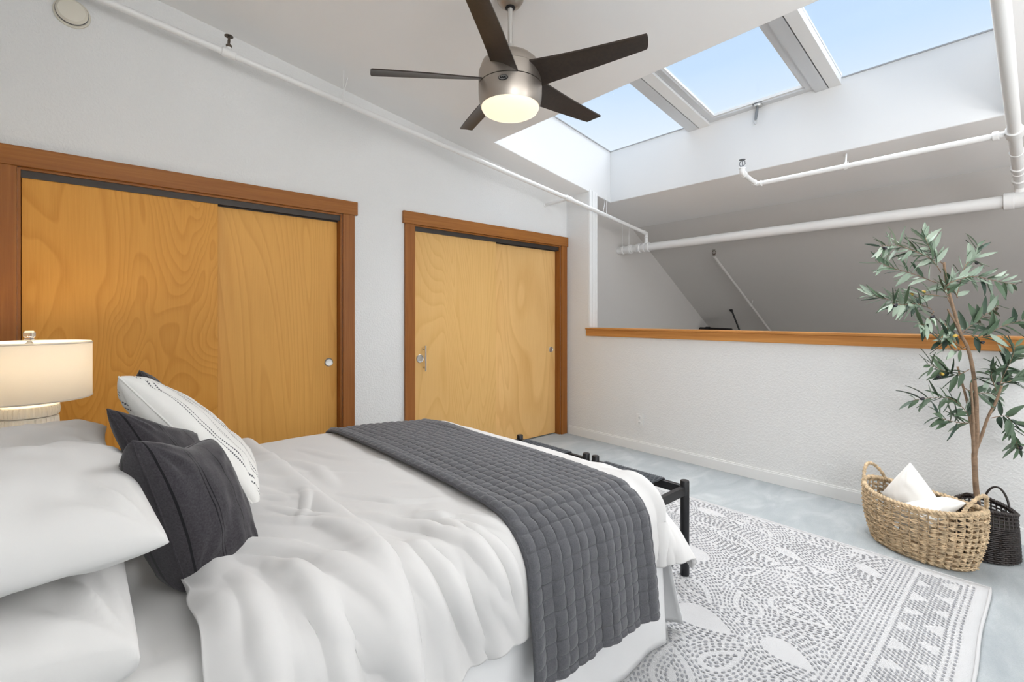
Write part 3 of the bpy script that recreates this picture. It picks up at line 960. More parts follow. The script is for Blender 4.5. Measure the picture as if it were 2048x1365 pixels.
def skirt_panel(name, p0, p1, out, n, z1, z0, amp, seed, kick0=0., kick1=0.):
    p0 = np.array(p0, float); p1 = np.array(p1, float); out = np.array(out, float)
    s_ = np.linspace(0, 1, n); t = np.linspace(0, 1, 16)
    Sg, Tg = np.meshgrid(s_, t, indexing='ij')
    ln = np.linalg.norm(p1 - p0)
    off = amp * Tg * (vnoise(Sg * ln * 4, Sg * 0 + seed, seed) + .5 * vnoise(Sg * ln * 10, Tg * .8, seed + 3)) + .012 * Tg
    off = off + kick0 * Tg ** 1.3 * np.exp(-(Sg * ln / .10) ** 2) + kick1 * Tg ** 1.3 * np.exp(-((1 - Sg) * ln / .10) ** 2)
    zz = z1 + (z0 + .006 * np.sin(Sg * 9 + seed) - z1) * Tg
    P = np.zeros(Sg.shape + (3,))
    P[..., 0] = p0[0] + (p1[0] - p0[0]) * Sg + out[0] * off
    P[..., 1] = p0[1] + (p1[1] - p0[1]) * Sg + out[1] * off
    P[..., 2] = zz
    o = pydata(name, P.reshape(-1, 3), grid_faces(n, 16), M['skirt'], bed)
    m = o.modifiers.new('thick', 'SOLIDIFY'); m.thickness = .003
    return o
skirt_panel('bed_skirt_panel', (BX0, BY0 + .006), (BX1 + .002, BY0 + .006), (0, -1), 120, .40, .022, .022, 3)
skirt_panel('bed_skirt_panel', (BX1 + .008, BY0 - .018), (BX1 + .008, BY1), (1, 0), 90, .40, .028, .018, 8, kick0=.105)
skirt_panel('bed_skirt_panel', (BX0, BY1 + .003), (BX1, BY1 + .003), (0, 1), 60, .40, .022, .02, 5)

# --- duvet: a sheet of cloth laid over the mattress, draped over its edges
YC, HALF, XE, RR = 1.705, 0.63, 1.515, 0.125
ZT = 0.648
def drape(a, w):
    """cloth coordinates (metres along the bed, metres across from the middle) to space"""
    a = np.asarray(a, float); w = np.asarray(w, float)
    sg = np.where(w < 0, -1.0, 1.0)
    da = np.maximum(0, a - XE); db = np.maximum(0, np.abs(w) - HALF)
    p = 3.0
    rho = (da ** p + db ** p) ** (1 / p)
    hyp = np.hypot(da, db) + 1e-9
    nx, ny = da / hyp, db / hyp
    q = RR * PI / 2
    th = np.minimum(rho, q) / RR
    ll = np.maximum(0, rho - q)
    fl = 0.06 + 0.50 * (2 * nx * ny) ** 1.3
    o = RR * np.sin(th) + ll * fl
    d = RR * (1 - np.cos(th)) + ll * np.sqrt(1 - fl ** 2)
    X = np.minimum(a, XE) + nx * o
    Y = YC + sg * (np.minimum(np.abs(w), HALF) + ny * o)
    crown = .012 * (1 - (np.minimum(np.abs(w), HALF) / HALF) ** 2)
    return np.stack([X, Y, ZT + crown - d - .036 * sst(1.00, 1.62, X)], -1)

def ridge(a, w, pts, amp, wid):
    """soft crease along a polyline in cloth coordinates"""
    best = np.full(a.shape, 9.0); tt = np.zeros(a.shape)
    n = len(pts) - 1
    for i in range(n):
        (x0, y0), (x1, y1) = pts[i], pts[i + 1]
        dx, dy = x1 - x0, y1 - y0
        t = np.clip(((a - x0) * dx + (w - y0) * dy) / (dx * dx + dy * dy), 0, 1)
        d = np.hypot(a - x0 - t * dx, w - y0 - t * dy)
        m = d < best
        best = np.where(m, d, best); tt = np.where(m, (i + t) / n, tt)
    fade = np.sin(np.clip(tt, 0, 1) * PI) ** .7
    return amp * fade * (np.exp(-(best / wid) ** 2) - .45 * np.exp(-(best / (wid * 2.4)) ** 2))

RIDGES = [
    ([(.20, -.36), (.34, -.52), (.50, -.80)], .020, .024),
    ([(.24, -.48), (.33, -.66), (.40, -.98)], .022, .021),
    ([(.30, -.30), (.44, -.44), (.50, -.62)], .012, .018),
    ([(.22, -.56), (.24, -.78), (.22, -1.02)], .022, .022),
    ([(.56, -.40), (.68, -.58), (.80, -.84)], .017, .018),
    ([(.62, -.46), (.78, -.58), (.88, -.72)], .012, .014),
    ([(.60, -.62), (.66, -.80), (.74, -1.00)], .019, .019),
    ([(.58, -.20), (.70, -.38), (.84, -.46)], .011, .016),
    ([(.76, -.62), (.82, -.76), (.86, -.92)], .014, .013),
    ([(.56, .30), (.62, .10), (.60, -.15)], .010, .024),
    ([(.24, .30), (.36, .10), (.46, -.10)], .012, .028),
    ([(.66, .45), (.72, .22), (.80, .02)], .008, .020),
    ([(1.50, -.52), (1.56, -.72), (1.58, -.95)], .012, .021),
    ([(1.56, -.62), (1.68, -.74), (1.76, -.90)], .012, .018),
]
rw = random.Random(77)
for _ in range(18):
    x0 = rw.uniform(.22, .86); y0 = rw.uniform(-.80, .35)
    an = rw.uniform(-1.9, -.7) if y0 < -.2 else rw.uniform(-2.4, -.2)
    ln = rw.uniform(.10, .28)
    bend = rw.uniform(-.5, .5)
    p = [(x0, y0)]
    for k_ in range(3):
        p.append((p[-1][0] + ln / 3 * math.cos(an), p[-1][1] + ln / 3 * math.sin(an))); an += bend / 3
    RIDGES.append((p, rw.uniform(.004, .008) * rw.choice((1, 1, -.6)), rw.uniform(.011, .021)))
def wrinkle(a, w, k=1.0):
    near = sst(.25, .75, -w)
    mid = 1 - sst(.80, .92, a) * (1 - sst(1.40, 1.52, a)) * .85
    # domain-warped folds that fan out towards the near hem
    wx = .10 * vnoise(a * 3.1, w * 2.7, 71); wy = .10 * vnoise(a * 2.9 + 4, w * 3.3, 72)
    u1 = (a + .45 * w) + wx; v1 = (w - .3 * a) + wy
    n = np.abs(vnoise(u1 * 5.0, v1 * 1.8, 4)) * 2
    n2 = np.abs(vnoise(u1 * 9.5 + 7, v1 * 3.6, 8)) * 2
    h = near * (.014 * (1 - sst(0, .6, n)) + .0055 * (1 - sst(0, .50, n2)))
    n3 = np.abs(vnoise((a + wx * 2) * 8 + 3, (w + wy * 2) * 6, 15)) * 2
    h = h + .0018 * (1 - sst(0, .5, n3)) * (.4 + near)
    h = h + .010 * vnoise(a * 3.5, w * 3.0, 11) + .004 * vnoise(a * 9, w * 7, 12)
    drop = np.maximum(0, np.abs(w) - HALF - .15)
    h = h + np.minimum(1, drop * 5) * .012 * np.sin(a * 15 + 2.5 * vnoise(a * 2, w, 5))
    r = 1.3 * sum(ridge(a, w, *q) for q in RIDGES)
    return k * mid * (h + r)

def cloth(aa, ww, extra):
    A, W = np.meshgrid(aa, ww, indexing='ij')
    P = drape(A, W)
    N = normals(P)
    N = np.where(N[..., 2:3] < -.2, -N, N)
    E = extra(A, W)
    return A, W, P, N, P + N * E[..., None]

A_END, W_END = XE + .365, HALF + .345
def duvet_off(A, W):
    # folded back top third, and a rolled front edge
    wav = .012 * vnoise(W * 4, W * 0 + 2.2, 21)
    fold = .030 * (1 - sst(.505, .540, A + wav)) + .010 * np.exp(-((A + wav - .490) / .035) ** 2)
    roll = -.030 * (1 - sst(.14, .20, A))
    return wrinkle(A, W) + fold + roll
aa = np.concatenate([np.linspace(.145, .88, 190), np.linspace(.89, 1.46, 40), np.linspace(1.47, A_END, 60)])
ww = np.concatenate([np.linspace(-W_END, .10, 240), np.linspace(.12, W_END, 60)])
A, W, P, N, Q = cloth(aa, ww, duvet_off)
duv = pydata('duvet', Q.reshape(-1, 3), grid_faces(len(aa), len(ww))[:, ::-1], M['duvet'])
tag(duv, 'rumpled white duvet spread over the bed', 'duvet')
md = duv.modifiers.new('thick', 'SOLIDIFY'); md.thickness = .018; md.offset = -1

# --- quilted runner
QX0, QX1 = .876, 1.458
def runner_off(A, W):
    cell = .0405
    pa = np.abs(np.sin(PI * (A - QX0 + .004 * vnoise(A * 8, W * 8, 31)) / cell)); pw_ = np.abs(np.sin(PI * (W + .004 * vnoise(A * 8, W * 8, 32)) / cell))
    puff = .0105 * (np.minimum(pa, 1) ** .36) * (np.minimum(pw_, 1) ** .40)
    edge = np.minimum(np.minimum(A - QX0, QX1 - A) / .012, 1)
    puff = puff * np.clip(edge, 0, 1)
    lift = .020 * np.exp(-((A - QX0) / .05) ** 2) * (1 - sst(.55, .75, np.abs(W)))
    # gentle long rolls across the top, and hanging pleats down the side
    roll = .009 * np.sin(A * 19 + 1.2 * vnoise(W * 1.6, A * 0, 41) * 3) * (1 - sst(.40, .66, np.abs(W))) * (0.5 + vnoise(W * 1.3 + 3, A * 0 + .5, 44))
    bump = .016 * np.exp(-((A - 1.36 - .10 * W) / .045) ** 2) * np.exp(-((W - .38) / .22) ** 2)
    drop = np.clip((np.abs(W) - HALF) / .35, 0, 1)
    pleat = drop * (.006 * np.sin(A * 31 + .8) + .004 * np.sin(A * 57 + 2.0) + .012 * vnoise(A * 5, W, 47))
    edge_crease = -.006 * np.exp(-((np.abs(W) - HALF - .07) / .012) ** 2)
    return wrinkle(A, W, .25) + .017 + puff + lift + roll * .6 + bump + pleat + edge_crease + .02 * drop
def runner_patch(a0, a1, w0, w1, na, nw):
    aa = np.linspace(a0, a1, na); ww = np.linspace(w0, w1, nw)
    A, W, P, N, Q = cloth(aa, ww, runner_off)
    return Q, grid_faces(na, nw)[:, ::-1]
WR = HALF + .478
Q, Fq = runner_patch(QX0, QX1, -WR, WR - .06, 165, 600)
run = empty('bed_runner', (1.18, 1.7, .70), label='grey quilted bed runner laid across the foot of the bed', cat='bed runner')
o = pydata('quilted_cloth', Q.reshape(-1, 3), Fq, M['quilt'], run)
m_ = o.modifiers.new('thick', 'SOLIDIFY'); m_.thickness = .006; m_.offset = -1
bmb = MB()
for pl in (Q[0], Q[-1]):
    bmb.tube([tuple(p) for p in pl[::3]], .0065, 6)
bmb.tube([tuple(p) for p in Q[:, 0][::2]], .0080, 6); bmb.tube([tuple(p) for p in Q[:, -1][::2]], .0080, 6)
bmb.build('bound_edge', M['binding'], run)

# --- pillows from four corners
def pillow(name, c, T, mat, label, cat, seed=1, group=None, pinch=.07, power=.55, wr=.010, chop=0., zmin=None, n=54, piping=None, ups=1.0, downs=1.0):
    """c: corners (u0v0, u1v0, u1v1, u0v1); T: half thickness"""
    c = [np.array(q, float) for q in c]
    g = np.linspace(-1, 1, n)
    # denser rows next to the seam
    g = np.sign(g) * (1 - (1 - np.abs(g)) ** 1.5)
    U, Vv = np.meshgrid(g, g, indexing='ij')
    Ue = U * (1 - pinch * (1 - Vv ** 2)); Ve = Vv * (1 - pinch * (1 - U ** 2))
    if chop: Ve = Ve - chop * np.exp(-(U / .45) ** 2) * np.clip((Vv + .2) / 1.2, 0, 1)
    s_, t = (Ue + 1) / 2, (Ve + 1) / 2
    base = (c[0] * ((1 - s_) * (1 - t))[..., None] + c[1] * (s_ * (1 - t))[..., None] + c[2] * (s_ * t)[..., None] + c[3] * ((1 - s_) * t)[..., None])
    ex = (c[1] + c[2] - c[0] - c[3]); ey = (c[2] + c[3] - c[0] - c[1])
    nn = np.cross(ex, ey); nn /= np.linalg.norm(nn)
    prof = ((1 - U ** 2) * (1 - Vv ** 2)) ** power
    rim = np.minimum(1, 4 * (1 - np.maximum(np.abs(U), np.abs(Vv))))
    vs, fs, uv = [], [], []
    for k, sg in enumerate((1, -1)):
        w1 = wr * (vnoise(U * 2.2 + 5 * k, Vv * 2.2, seed) + .6 * vnoise(U * 5 + 3, Vv * 3.2, seed + 1 + k))
        # puckers radiating from corners
        for cu, cv in ((-1, -1), (1, -1), (1, 1), (-1, 1)):
            r_ = np.hypot(U - cu, Vv - cv); an = np.arctan2(Vv - cv, U - cu)
            w1 = w1 + wr * .9 * np.sin(an * 13 + seed) * np.exp(-(r_ / .55) ** 2) * np.minimum(1, r_ * 3)
        h = (T * (ups if sg > 0 else downs)) * prof + w1 * rim
        Pq = base + sg * nn * np.maximum(h, 0.0)[..., None]
        if zmin is not None: Pq[..., 2] = np.maximum(Pq[..., 2], zmin + .004 * prof)
        o_ = len(vs) * n * n
        vs.append(Pq.reshape(-1, 3)); uv.append(np.stack([(U.ravel() + 1) / 2, (Vv.ravel() + 1) / 2], 1))
        f = grid_faces(n, n)
        fs.append((f if sg > 0 else f[:, ::-1]) + o_)
    # both faces share the seam vertices
    b_ = [i * n for i in range(n)] + [(n - 1) * n + j for j in range(1, n)] + [i * n + n - 1 for i in range(n - 2, -1, -1)] + [j for j in range(n - 2, 0, -1)]
    V = np.concatenate(vs); F = np.concatenate(fs)
    remap = np.arange(len(V)); remap[np.array(b_) + n * n] = np.array(b_)
    F = [tuple(q) for q in remap[F]]
    root = pydata(name, V, F, mat, None, True, np.concatenate(uv))
    tag(root, label, cat, group)
    if piping:
        seam = [tuple(V[i]) for i in b_]
        V2, F2 = tube_arr(seam, piping[1], 6, closed=True)
        pydata('seam_piping', V2, F2, piping[0], root)
    return root

# sleeping pillows, two stacks
PG = 'white sleeping pillows at the head of the bed'
pillow('pillow', [(-.40, 1.00, .700), (.055, .965, .690), (.045, 1.60, .700), (-.40, 1.62, .710)], .105, M['sheet'],
       'plump white pillow under the nearest pillow stack', 'pillow', 3, PG, zmin=.631, wr=.018, pinch=.015, power=.27)
pillow('pillow', [(-.40, 1.00, .850), (.095, .985, .858), (.070, 1.60, .862), (-.40, 1.62, .850)], .125, M['sheet'],
       'plump white pillow on top of the nearest stack, pointed corner toward the foot', 'pillow', 9, PG, wr=.014, pinch=.045, power=.38, downs=.50)
pillow('pillow', [(-.40, 1.76, .690), (.035, 1.74, .685), (.03, 2.38, .690), (-.40, 2.40, .690)], .09, M['sheet'],
       'white pillow at the bottom of the far stack beside the lamp', 'pillow', 13, PG, zmin=.631, wr=.012, power=.40)
pillow('pillow', [(-.40, 1.72, .800), (.050, 1.70, .828), (.035, 2.38, .820), (-.40, 2.40, .78)], .095, M['sheet'],
       'white pillow on top of the far stack beside the lamp', 'pillow', 17, PG, wr=.012, power=.42, downs=.55)

# decorative cushions
pillow('cushion', [(.152, 1.235, .642), (.300, 1.300, .655), (.226, 1.440, .922), (.055, 1.195, .995)], .068, M['pleat'],
       'charcoal pleated cushion nearest the camera, leaning on the white pillows', 'cushion', 23, 'charcoal cushions', wr=.006, chop=.11, pinch=.04, power=.34, downs=1.9, piping=(M['pleat'], .0022))
pillow('cushion', [(.155, 1.50, .690), (.27, 1.68, .692), (.225, 1.70, .89), (.022, 1.475, 1.022)], .058, M['pleat'],
       'charcoal pleated cushion squeezed between the nearest cushion and the striped one', 'cushion', 29, 'charcoal cushions', wr=.006, chop=.06, pinch=.04, power=.36, piping=(M['pleat'], .0022))
pillow('cushion', [(.350, 1.49, .690), (.44, 1.96, .690), (.10, 2.16, .99), (.052, 1.790, 1.066)], .080, M['stripe'],
       'large ivory cushion with thin dark stripes', 'cushion', 37, wr=.010, pinch=.05, power=.36, piping=(M['stripe'], .003))
pillow('cushion', [(.24, 2.12, .690), (.33, 2.38, .690), (.13, 2.43, 1.00), (.118, 2.12, 1.052)], .055, M['pleat'],
       'charcoal cushion behind the striped one, only its tip showing', 'cushion', 41, 'charcoal cushions', wr=.006, pinch=.05, power=.4, piping=(M['pleat'], .0022))

# ------------------------------------------------------------------ woven stools at the foot of the bed
def stool(y0, y1, wy0, wy1, label):
    x0, x1 = 1.845, 2.105
    t = empty('woven_stool', ((x0 + x1) / 2, (y0 + y1) / 2, .013), label=label, cat='stool', group='black woven stools')
    for x in (x0, x1):
        for y in (y0, y1):
            lathe('leg', [(.0185, .013), (.0205, .016), (.0205, .459), (.0185, .463)], (x, y, 0), M['metal_black'], t, 24)
    for x in (x0, x1):
        box('long_rail', x - .012, x + .012, y0 + .015, y1 - .015, .397, .437, M['metal_black'], t, .002)
    for y in (y0, y1):
        box('end_rail', x0 + .015, x1 - .015, y - .012, y + .012, .397, .437, M['metal_black'], t, .002)
    for y in (y0, y1):
        box('stretcher', x0 + .015, x1 - .015, y - .008, y + .008, .10, .125, M['metal_black'], t, .002)
    # cord wound round the two long rails, with cross weave
    n = int((wy1 - wy0) / .011)
    mb = MB()
    for k in range(n):
        y = wy0 + (k + .5) * (wy1 - wy0) / n
        dz = .0022 if k % 2 else -.0012
        xs = [x0 - .017, x0 - .017, x0 - .010] + list(np.linspace(x0 + .02, x1 - .02, 9)) + [x1 + .010, x1 + .017, x1 + .017]
        zz = [.396, .425, .441] + [.443 + (dz if q % 2 else -dz) for q in range(9)] + [.441, .425, .396]
        mb.tube([(a, y, z) for a, z in zip(xs, zz)], .0056, 5)
    o = mb.build('woven_seat', M['cord'], t); o['kind'] = 'stuff'
    return t
stool(1.137, 1.672, 1.250, 1.610, 'low black stool with woven cord seat, nearest the rug edge')
stool(1.738, 2.300, 1.860, 2.230, 'low black stool with woven cord seat, nearer the closet doors')

# ------------------------------------------------------------------ rug
RX0, RX1, RY0, RY1 = 0.55, 3.045, 0.165, 2.62
rug = empty('area_rug', (1.8, 1.4, 0), label='ivory rug with grey dashed paisley pattern under the bed', cat='rug')
b = bmesh.new()
nx_, ny_ = 60, 60
xs = np.linspace(RX0, RX1, nx_); ys = np.linspace(RY0, RY1, ny_)
Xg, Yg = np.meshgrid(xs, ys, indexing='ij')
def rug_shift(x, y):
    ex = (x - RX0) / (RX1 - RX0)
    return .010 * vnoise(x * 2.2, x * 0 + 1.5, 51) * np.exp(-((y - RY0) / .25) ** 2), .008 * vnoise(y * 2.0, y * 0 + .5, 52) * np.exp(-((x - RX1) / .25) ** 2)
def rug_z(x, y): return .0115 + .0012 * vnoise(x * 6, y * 6, 53)
sy, sx = rug_shift(Xg, Yg)
Pt = np.stack([Xg + sx, Yg + sy, rug_z(Xg, Yg)], -1)
o = pydata('rug_pile', Pt.reshape(-1, 3), grid_faces(nx_, ny_), M['rug'], rug)
m_ = o.modifiers.new('thick', 'SOLIDIFY'); m_.thickness = .010; m_.offset = -1
edge = [tuple(Pt[i, 0]) for i in range(nx_)] + [tuple(Pt[-1, j]) for j in range(1, ny_)] + [tuple(Pt[i, -1]) for i in range(nx_ - 2, -1, -1)] + [tuple(Pt[0, j]) for j in range(ny_ - 2, 0, -1)]
V, F = tube_arr([(x, y, .0072) for x, y, z in edge], .0068, 6, closed=True)
pydata('bound_edge', V, F, M['rug'], rug)

def teardrop(cx, cy, ang, ln, wd, n=44):
    t = np.linspace(0, 2 * PI, n, endpoint=False)
    x = np.cos(t); y = np.sin(t) * np.sin(t / 2) ** 1.1
    px, py = x * ln / 2, y * wd * .62
    # bend into a paisley
    py = py + .18 * wd * ((x + 1) / 2) ** 2
    c_, s_ = math.cos(ang), math.sin(ang)
    return np.stack([cx + px * c_ - py * s_, cy + px * s_ + py * c_], 1)
rg = random.Random(12)
SH = []
for cx_, cy_, an, ln, wd in ((2.65, 1.12, -2.0, .27, .12), (2.69, .875, -2.1, .17, .075), (2.10, .845, .55, .20, .12), (2.19, .675, -1.9, .25, .17),
        (1.845, .92, -1.8, .24, .16), (2.03, 1.04, -2.2, .20, .11), (2.70, 1.31, -1.6, .13, .06), (1.885, .62, -2.0, .20, .12),
        (1.52, .86, .4, .26, .16), (1.69, .76, -.5, .20, .10), (2.36, 1.22, .9, .22, .11), (2.38, .94, -.6, .18, .09), (2.48, .66, 2.0, .14, .08),
        (2.80, .56, -2.3, .15, .08), (2.93, .80, -1.5, .13, .06), (2.86, 1.05, -2.4, .12, .06), (2.90, 1.38, -1.7, .20, .09), (2.88, 1.66, -2.0, .18, .08),
        (2.55, 1.55, .8, .24, .12), (2.28, 1.52, -1.0, .22, .12), (2.70, 1.86, -2.0, .24, .12), (2.93, 1.97, -1.6, .16, .07), (2.40, 1.92, .5, .26, .13),
        (2.15, 1.28, 2.6, .16, .09), (2.66, 2.25, -1.6, .26, .13), (2.30, 2.28, 1.0, .26, .13), (2.92, 2.40, -2.0, .18, .09),
        (1.98, .45, -2.8, .15, .07), (1.62, .52, -2.4, .22, .12), (1.35, .60, .2, .25, .14), (1.75, 1.18, .6, .2, .1), (2.30, .47, -2.6, .12, .06)):
    SH.append(teardrop(cx_, cy_, an, ln, wd))
dashes = []
ST, DL = .0150, .0240
segs = []
for P_ in SH:
    q = np.concatenate([P_, P_[:1]])
    d = np.linalg.norm(np.diff(q, axis=0), axis=1); cum = np.concatenate([[0], np.cumsum(d)])
    L_ = cum[-1]; n = max(60, int(L_ / .004))
    t = np.linspace(0, L_, n, endpoint=False)
    segs.append(np.stack([np.interp(t, cum, q[:, 0]), np.interp(t, cum, q[:, 1])], 1))
ALL = [s for s in segs]
def resample(P_, step):
    q = np.concatenate([P_, P_[:1]])
    d = np.linalg.norm(np.diff(q, axis=0), axis=1); cum = np.concatenate([[0], np.cumsum(d)])
    n = max(4, int(round(cum[-1] / step)))
    t = (np.arange(n) + .5) / n * cum[-1]
    return np.stack([np.interp(t, cum, q[:, 0]), np.interp(t, cum, q[:, 1])], 1), np.stack([np.interp(np.minimum(t + .006, cum[-1]), cum, q[:, 0]) - np.interp(t - .006, cum, q[:, 0]), np.interp(np.minimum(t + .006, cum[-1]), cum, q[:, 1]) - np.interp(t - .006, cum, q[:, 1])], 1)
YB = RY0 + .250                # inner edge of the border
for i, P_ in enumerate(SH):
    cen = P_.mean(0)
    # true outward offset: walk the contour normals
    q = segs[i]
    tg = np.roll(q, -3, 0) - np.roll(q, 3, 0)
    tg /= (np.linalg.norm(tg, axis=1, keepdims=True) + 1e-9)
    nr = np.stack([tg[:, 1], -tg[:, 0]], 1)
    if ((q - cen) * nr).sum() < 0: nr = -nr
    for k in range(-4, 15):
        if k in (-1,): continue
        if k < 0 and i % 3 == 1: continue
        off = (k + .4) * ST
        R_ = q + nr * off
        # drop folded-over samples
        keep = np.ones(len(R_), bool)
        d0 = np.sqrt(((R_[:, None, :] - q[None, ::3, :]) ** 2).sum(-1)).min(1)
        keep &= d0 > abs(off) - .004
        if k < 0:
            if keep.sum() < 12: continue
        for j, s in enumerate(ALL):
            if j == i: continue
            dj = np.sqrt(((R_[:, None, :] - s[None, ::4, :]) ** 2).sum(-1)).min(1)
            keep &= dj > max(off, 0) + .003
        # place dashes along what is left
        dst = np.concatenate([[0], np.cumsum(np.linalg.norm(np.diff(R_, axis=0), axis=1))])
        last = -9
        for m in range(len(R_)):
            if not keep[m] or dst[m] - last < DL: continue
            last = dst[m]
            x, y = R_[m]
            if x < 1.15 or x > RX1 - .03 or y > RY1 - .03 or y < YB + .10: continue
            dashes.append((x, y, math.atan2(tg[m, 1], tg[m, 0])))
# rows running along the border, then the border band itself
def row(y, x0=1.10, x1=RX1 - .03, ang=0., wav=0., ph=0.):
    x = x0 + rg.random() * .02
    while x < x1:
        yy = y + wav * math.sin(x * 7 + ph)
        dashes.append((x, yy, ang + rg.uniform(-.1, .1)))
        x += DL * 1.06
k = 0
y = YB + .008
while y < YB + .105:
    row(y, ang=0.); y += .0172; k += 1
for y in (RY0 + .050, RY0 + .070): row(y, x1=RX1 - .05)
# zigzag of blank triangles among slanted dashes
x = 1.10
kx = 0
while x < RX1 - .06:
    for r_ in range(11):
        yy = RY0 + .090 + r_ * .0142
        xx = x + (r_ % 2) * .010
        h1 = (yy - (RY0 + .100)) / .056; h2 = ((RY0 + .222) - yy) / .056
        if 0 < h1 < 1 and abs((xx / .15) % 1.0 - .5) < .25 * (1 - h1): continue
        if 0 < h2 < 1 and abs((xx / .15 + .5) % 1.0 - .5) < .25 * (1 - h2): continue
        dashes.append((xx, yy, .45 + rg.uniform(-.25, .25)))
    x += .0205
mb = MB()
for x, y, an in dashes:
    l_, w_ = .0084 * rg.uniform(.8, 1.15), .0036 * rg.uniform(.85, 1.2)
    ca, sa = math.cos(an), math.sin(an)
    s2, s1 = rug_shift(np.array(x), np.array(y))
    zt = float(rug_z(np.array(x), np.array(y))) + .0022
    pts = []
    for u_, v_ in ((-1, 0), (-.6, -1), (.6, -1), (1, 0), (.6, 1), (-.6, 1)):
        pts.append((x + float(s1) + u_ * l_ * ca - v_ * w_ * sa, y + float(s2) + u_ * l_ * sa + v_ * w_ * ca, zt))
    mb.add(pts, [(0, 1, 2, 3, 4, 5)])
o = mb.build('woven_dashes', M['dash'], rug, False); o['kind'] = 'stuff'

# ------------------------------------------------------------------ seagrass basket with white cushions
def oval_pt(c, a, b_, rot, ph, z):
    x, y = a * math.cos(ph), b_ * math.sin(ph)
    return Vector((c[0] + x * math.cos(rot) - y * math.sin(rot), c[1] + x * math.sin(rot) + y * math.cos(rot), z))
BC, BROT = (3.285, .440), math.atan2(.90, .42)
def bk(ph, t, d=0.0):
    """point on the basket wall: angle, height 0..1, outward shift"""
    f = .83 + .17 * math.sin(min(1, t * 1.25) * PI / 2)
    zt = .272 + .030 * abs(math.cos(ph)) ** 3
    return oval_pt(BC, .268 * f + d, .175 * f + d, BROT, ph, .006 + (zt - .006) * t)
bas = empty('wicker_basket', (BC[0], BC[1], 0), label='natural seagrass oval basket holding white cushions', cat='basket')
rb = random.Random(5)
NS, NR = 42, 11
mb = MB()
for i in range(NS):
    ph = 2 * PI * i / NS
    mb.tube([bk(ph, t) for t in np.linspace(.0, 1, 8)], .0034, 5)
o = mb.build('stakes', M['basket'], bas); o['kind'] = 'stuff'
mb = MB()
for r_ in range(NR):
    t0, t1 = (r_ + .05) / NR, (r_ + .95) / NR
    for i in range(NS):
        p0, p1 = 2 * PI * i / NS, 2 * PI * (i + 1) / NS
        tm = (t0 + t1) / 2
        for s_ in range(4):
            if s_ == 3 and rb.random() < .3: continue
            ta = tm + (t1 - t0) * (s_ - 1.5) * .10
            tb = tm + (t1 - t0) * (s_ - 1.5) * .30 * (1 if (i + r_) % 2 else -1) + rb.uniform(-.012, .012)
            sg = 1 if (i + s_) % 2 else -1
            pts = [bk(p0, ta, .004 * sg), bk(p0 + (p1 - p0) * .35, ta * .5 + tb * .5, .0075 + .002 * s_ * sg), bk(p0 + (p1 - p0) * .7, tb, .006), bk(p1, tm + (tb - tm) * .5, -.004 * sg)]
            rr_ = rb.uniform(.0026, .0042)
            mb.tube(pts, [rr_ * .8, rr_ * 1.15, rr_ * 1.1, rr_ * .7], 5, caps=False)
o = mb.build('woven_wall', M['basket'], bas); o['kind'] = 'stuff'
mb = MB()
for r_ in range(5):
    f = .80 - r_ * .16
    mb.tube([oval_pt(BC, .268 * f, .175 * f, BROT, 2 * PI * k / 40, .008) for k in range(40)], .020 if r_ else .008, 6, closed=True)
o = mb.build('basket_base', M['basket'], bas)
def twisted(name, pts, r, mat, parent, turns, closed=False):
    P_ = [Vector(p) for p in pts]; n = len(P_)
    mb = MB()
    for s_ in range(2):
        q = []
        for k, p in enumerate(P_):
            t = (P_[(k + 1) % n] - P_[k - 1]) if closed or 0 < k < n - 1 else (P_[min(k + 1, n - 1)] - P_[max(k - 1, 0)])
            t.normalize()
            a = t.cross(Vector((.3, .2, 1))).normalized(); b2 = t.cross(a)
            an = turns * 2 * PI * k / n + s_ * PI
            q.append(p + (a * math.cos(an) + b2 * math.sin(an)) * r * .62)
        mb.tube(q, r * .72, 6, closed=closed)
    return mb.build(name, mat, parent)
twisted('rim', [bk(2 * PI * k / 220, 1.0) + Vector((0, 0, .002)) for k in range(220)], .0105, M['basket'], bas, 46, True)
for e_ in (0, PI):
    pts = []
    for k in range(41):
        s_ = k / 40
        ph = e_ + (s_ - .5) * .98
        p = bk(ph, 1.0)
        hgt = .085 * math.sin(s_ * PI) ** .62
        pts.append(p + Vector((0, 0, hgt)))
    twisted('handle', pts, .0085, M['basket'], bas, 15)

M['canvas'] = fabric('white_canvas', (0.84, 0.83, 0.80), 900, .12, .02, .1)
pillow('basket_cushion', [(3.31, .48, .035), (3.205, .315, .235), (3.345, .490, .445), (3.405, .625, .225)], .070, M['canvas'],
       'white cushion standing on its corner in the seagrass basket', 'cushion', 61, 'white cushions in the basket', pinch=.03, wr=.004, power=.5, n=36)
pillow('basket_cushion', [(3.17, .535, .235), (3.115, .375, .205), (3.285, .262, .305), (3.36, .345, .285)], .040, M['canvas'],
       'white cushion lying flat at the front of the seagrass basket', 'cushion', 67, 'white cushions in the basket', pinch=.02, wr=.006, power=.5, n=36)

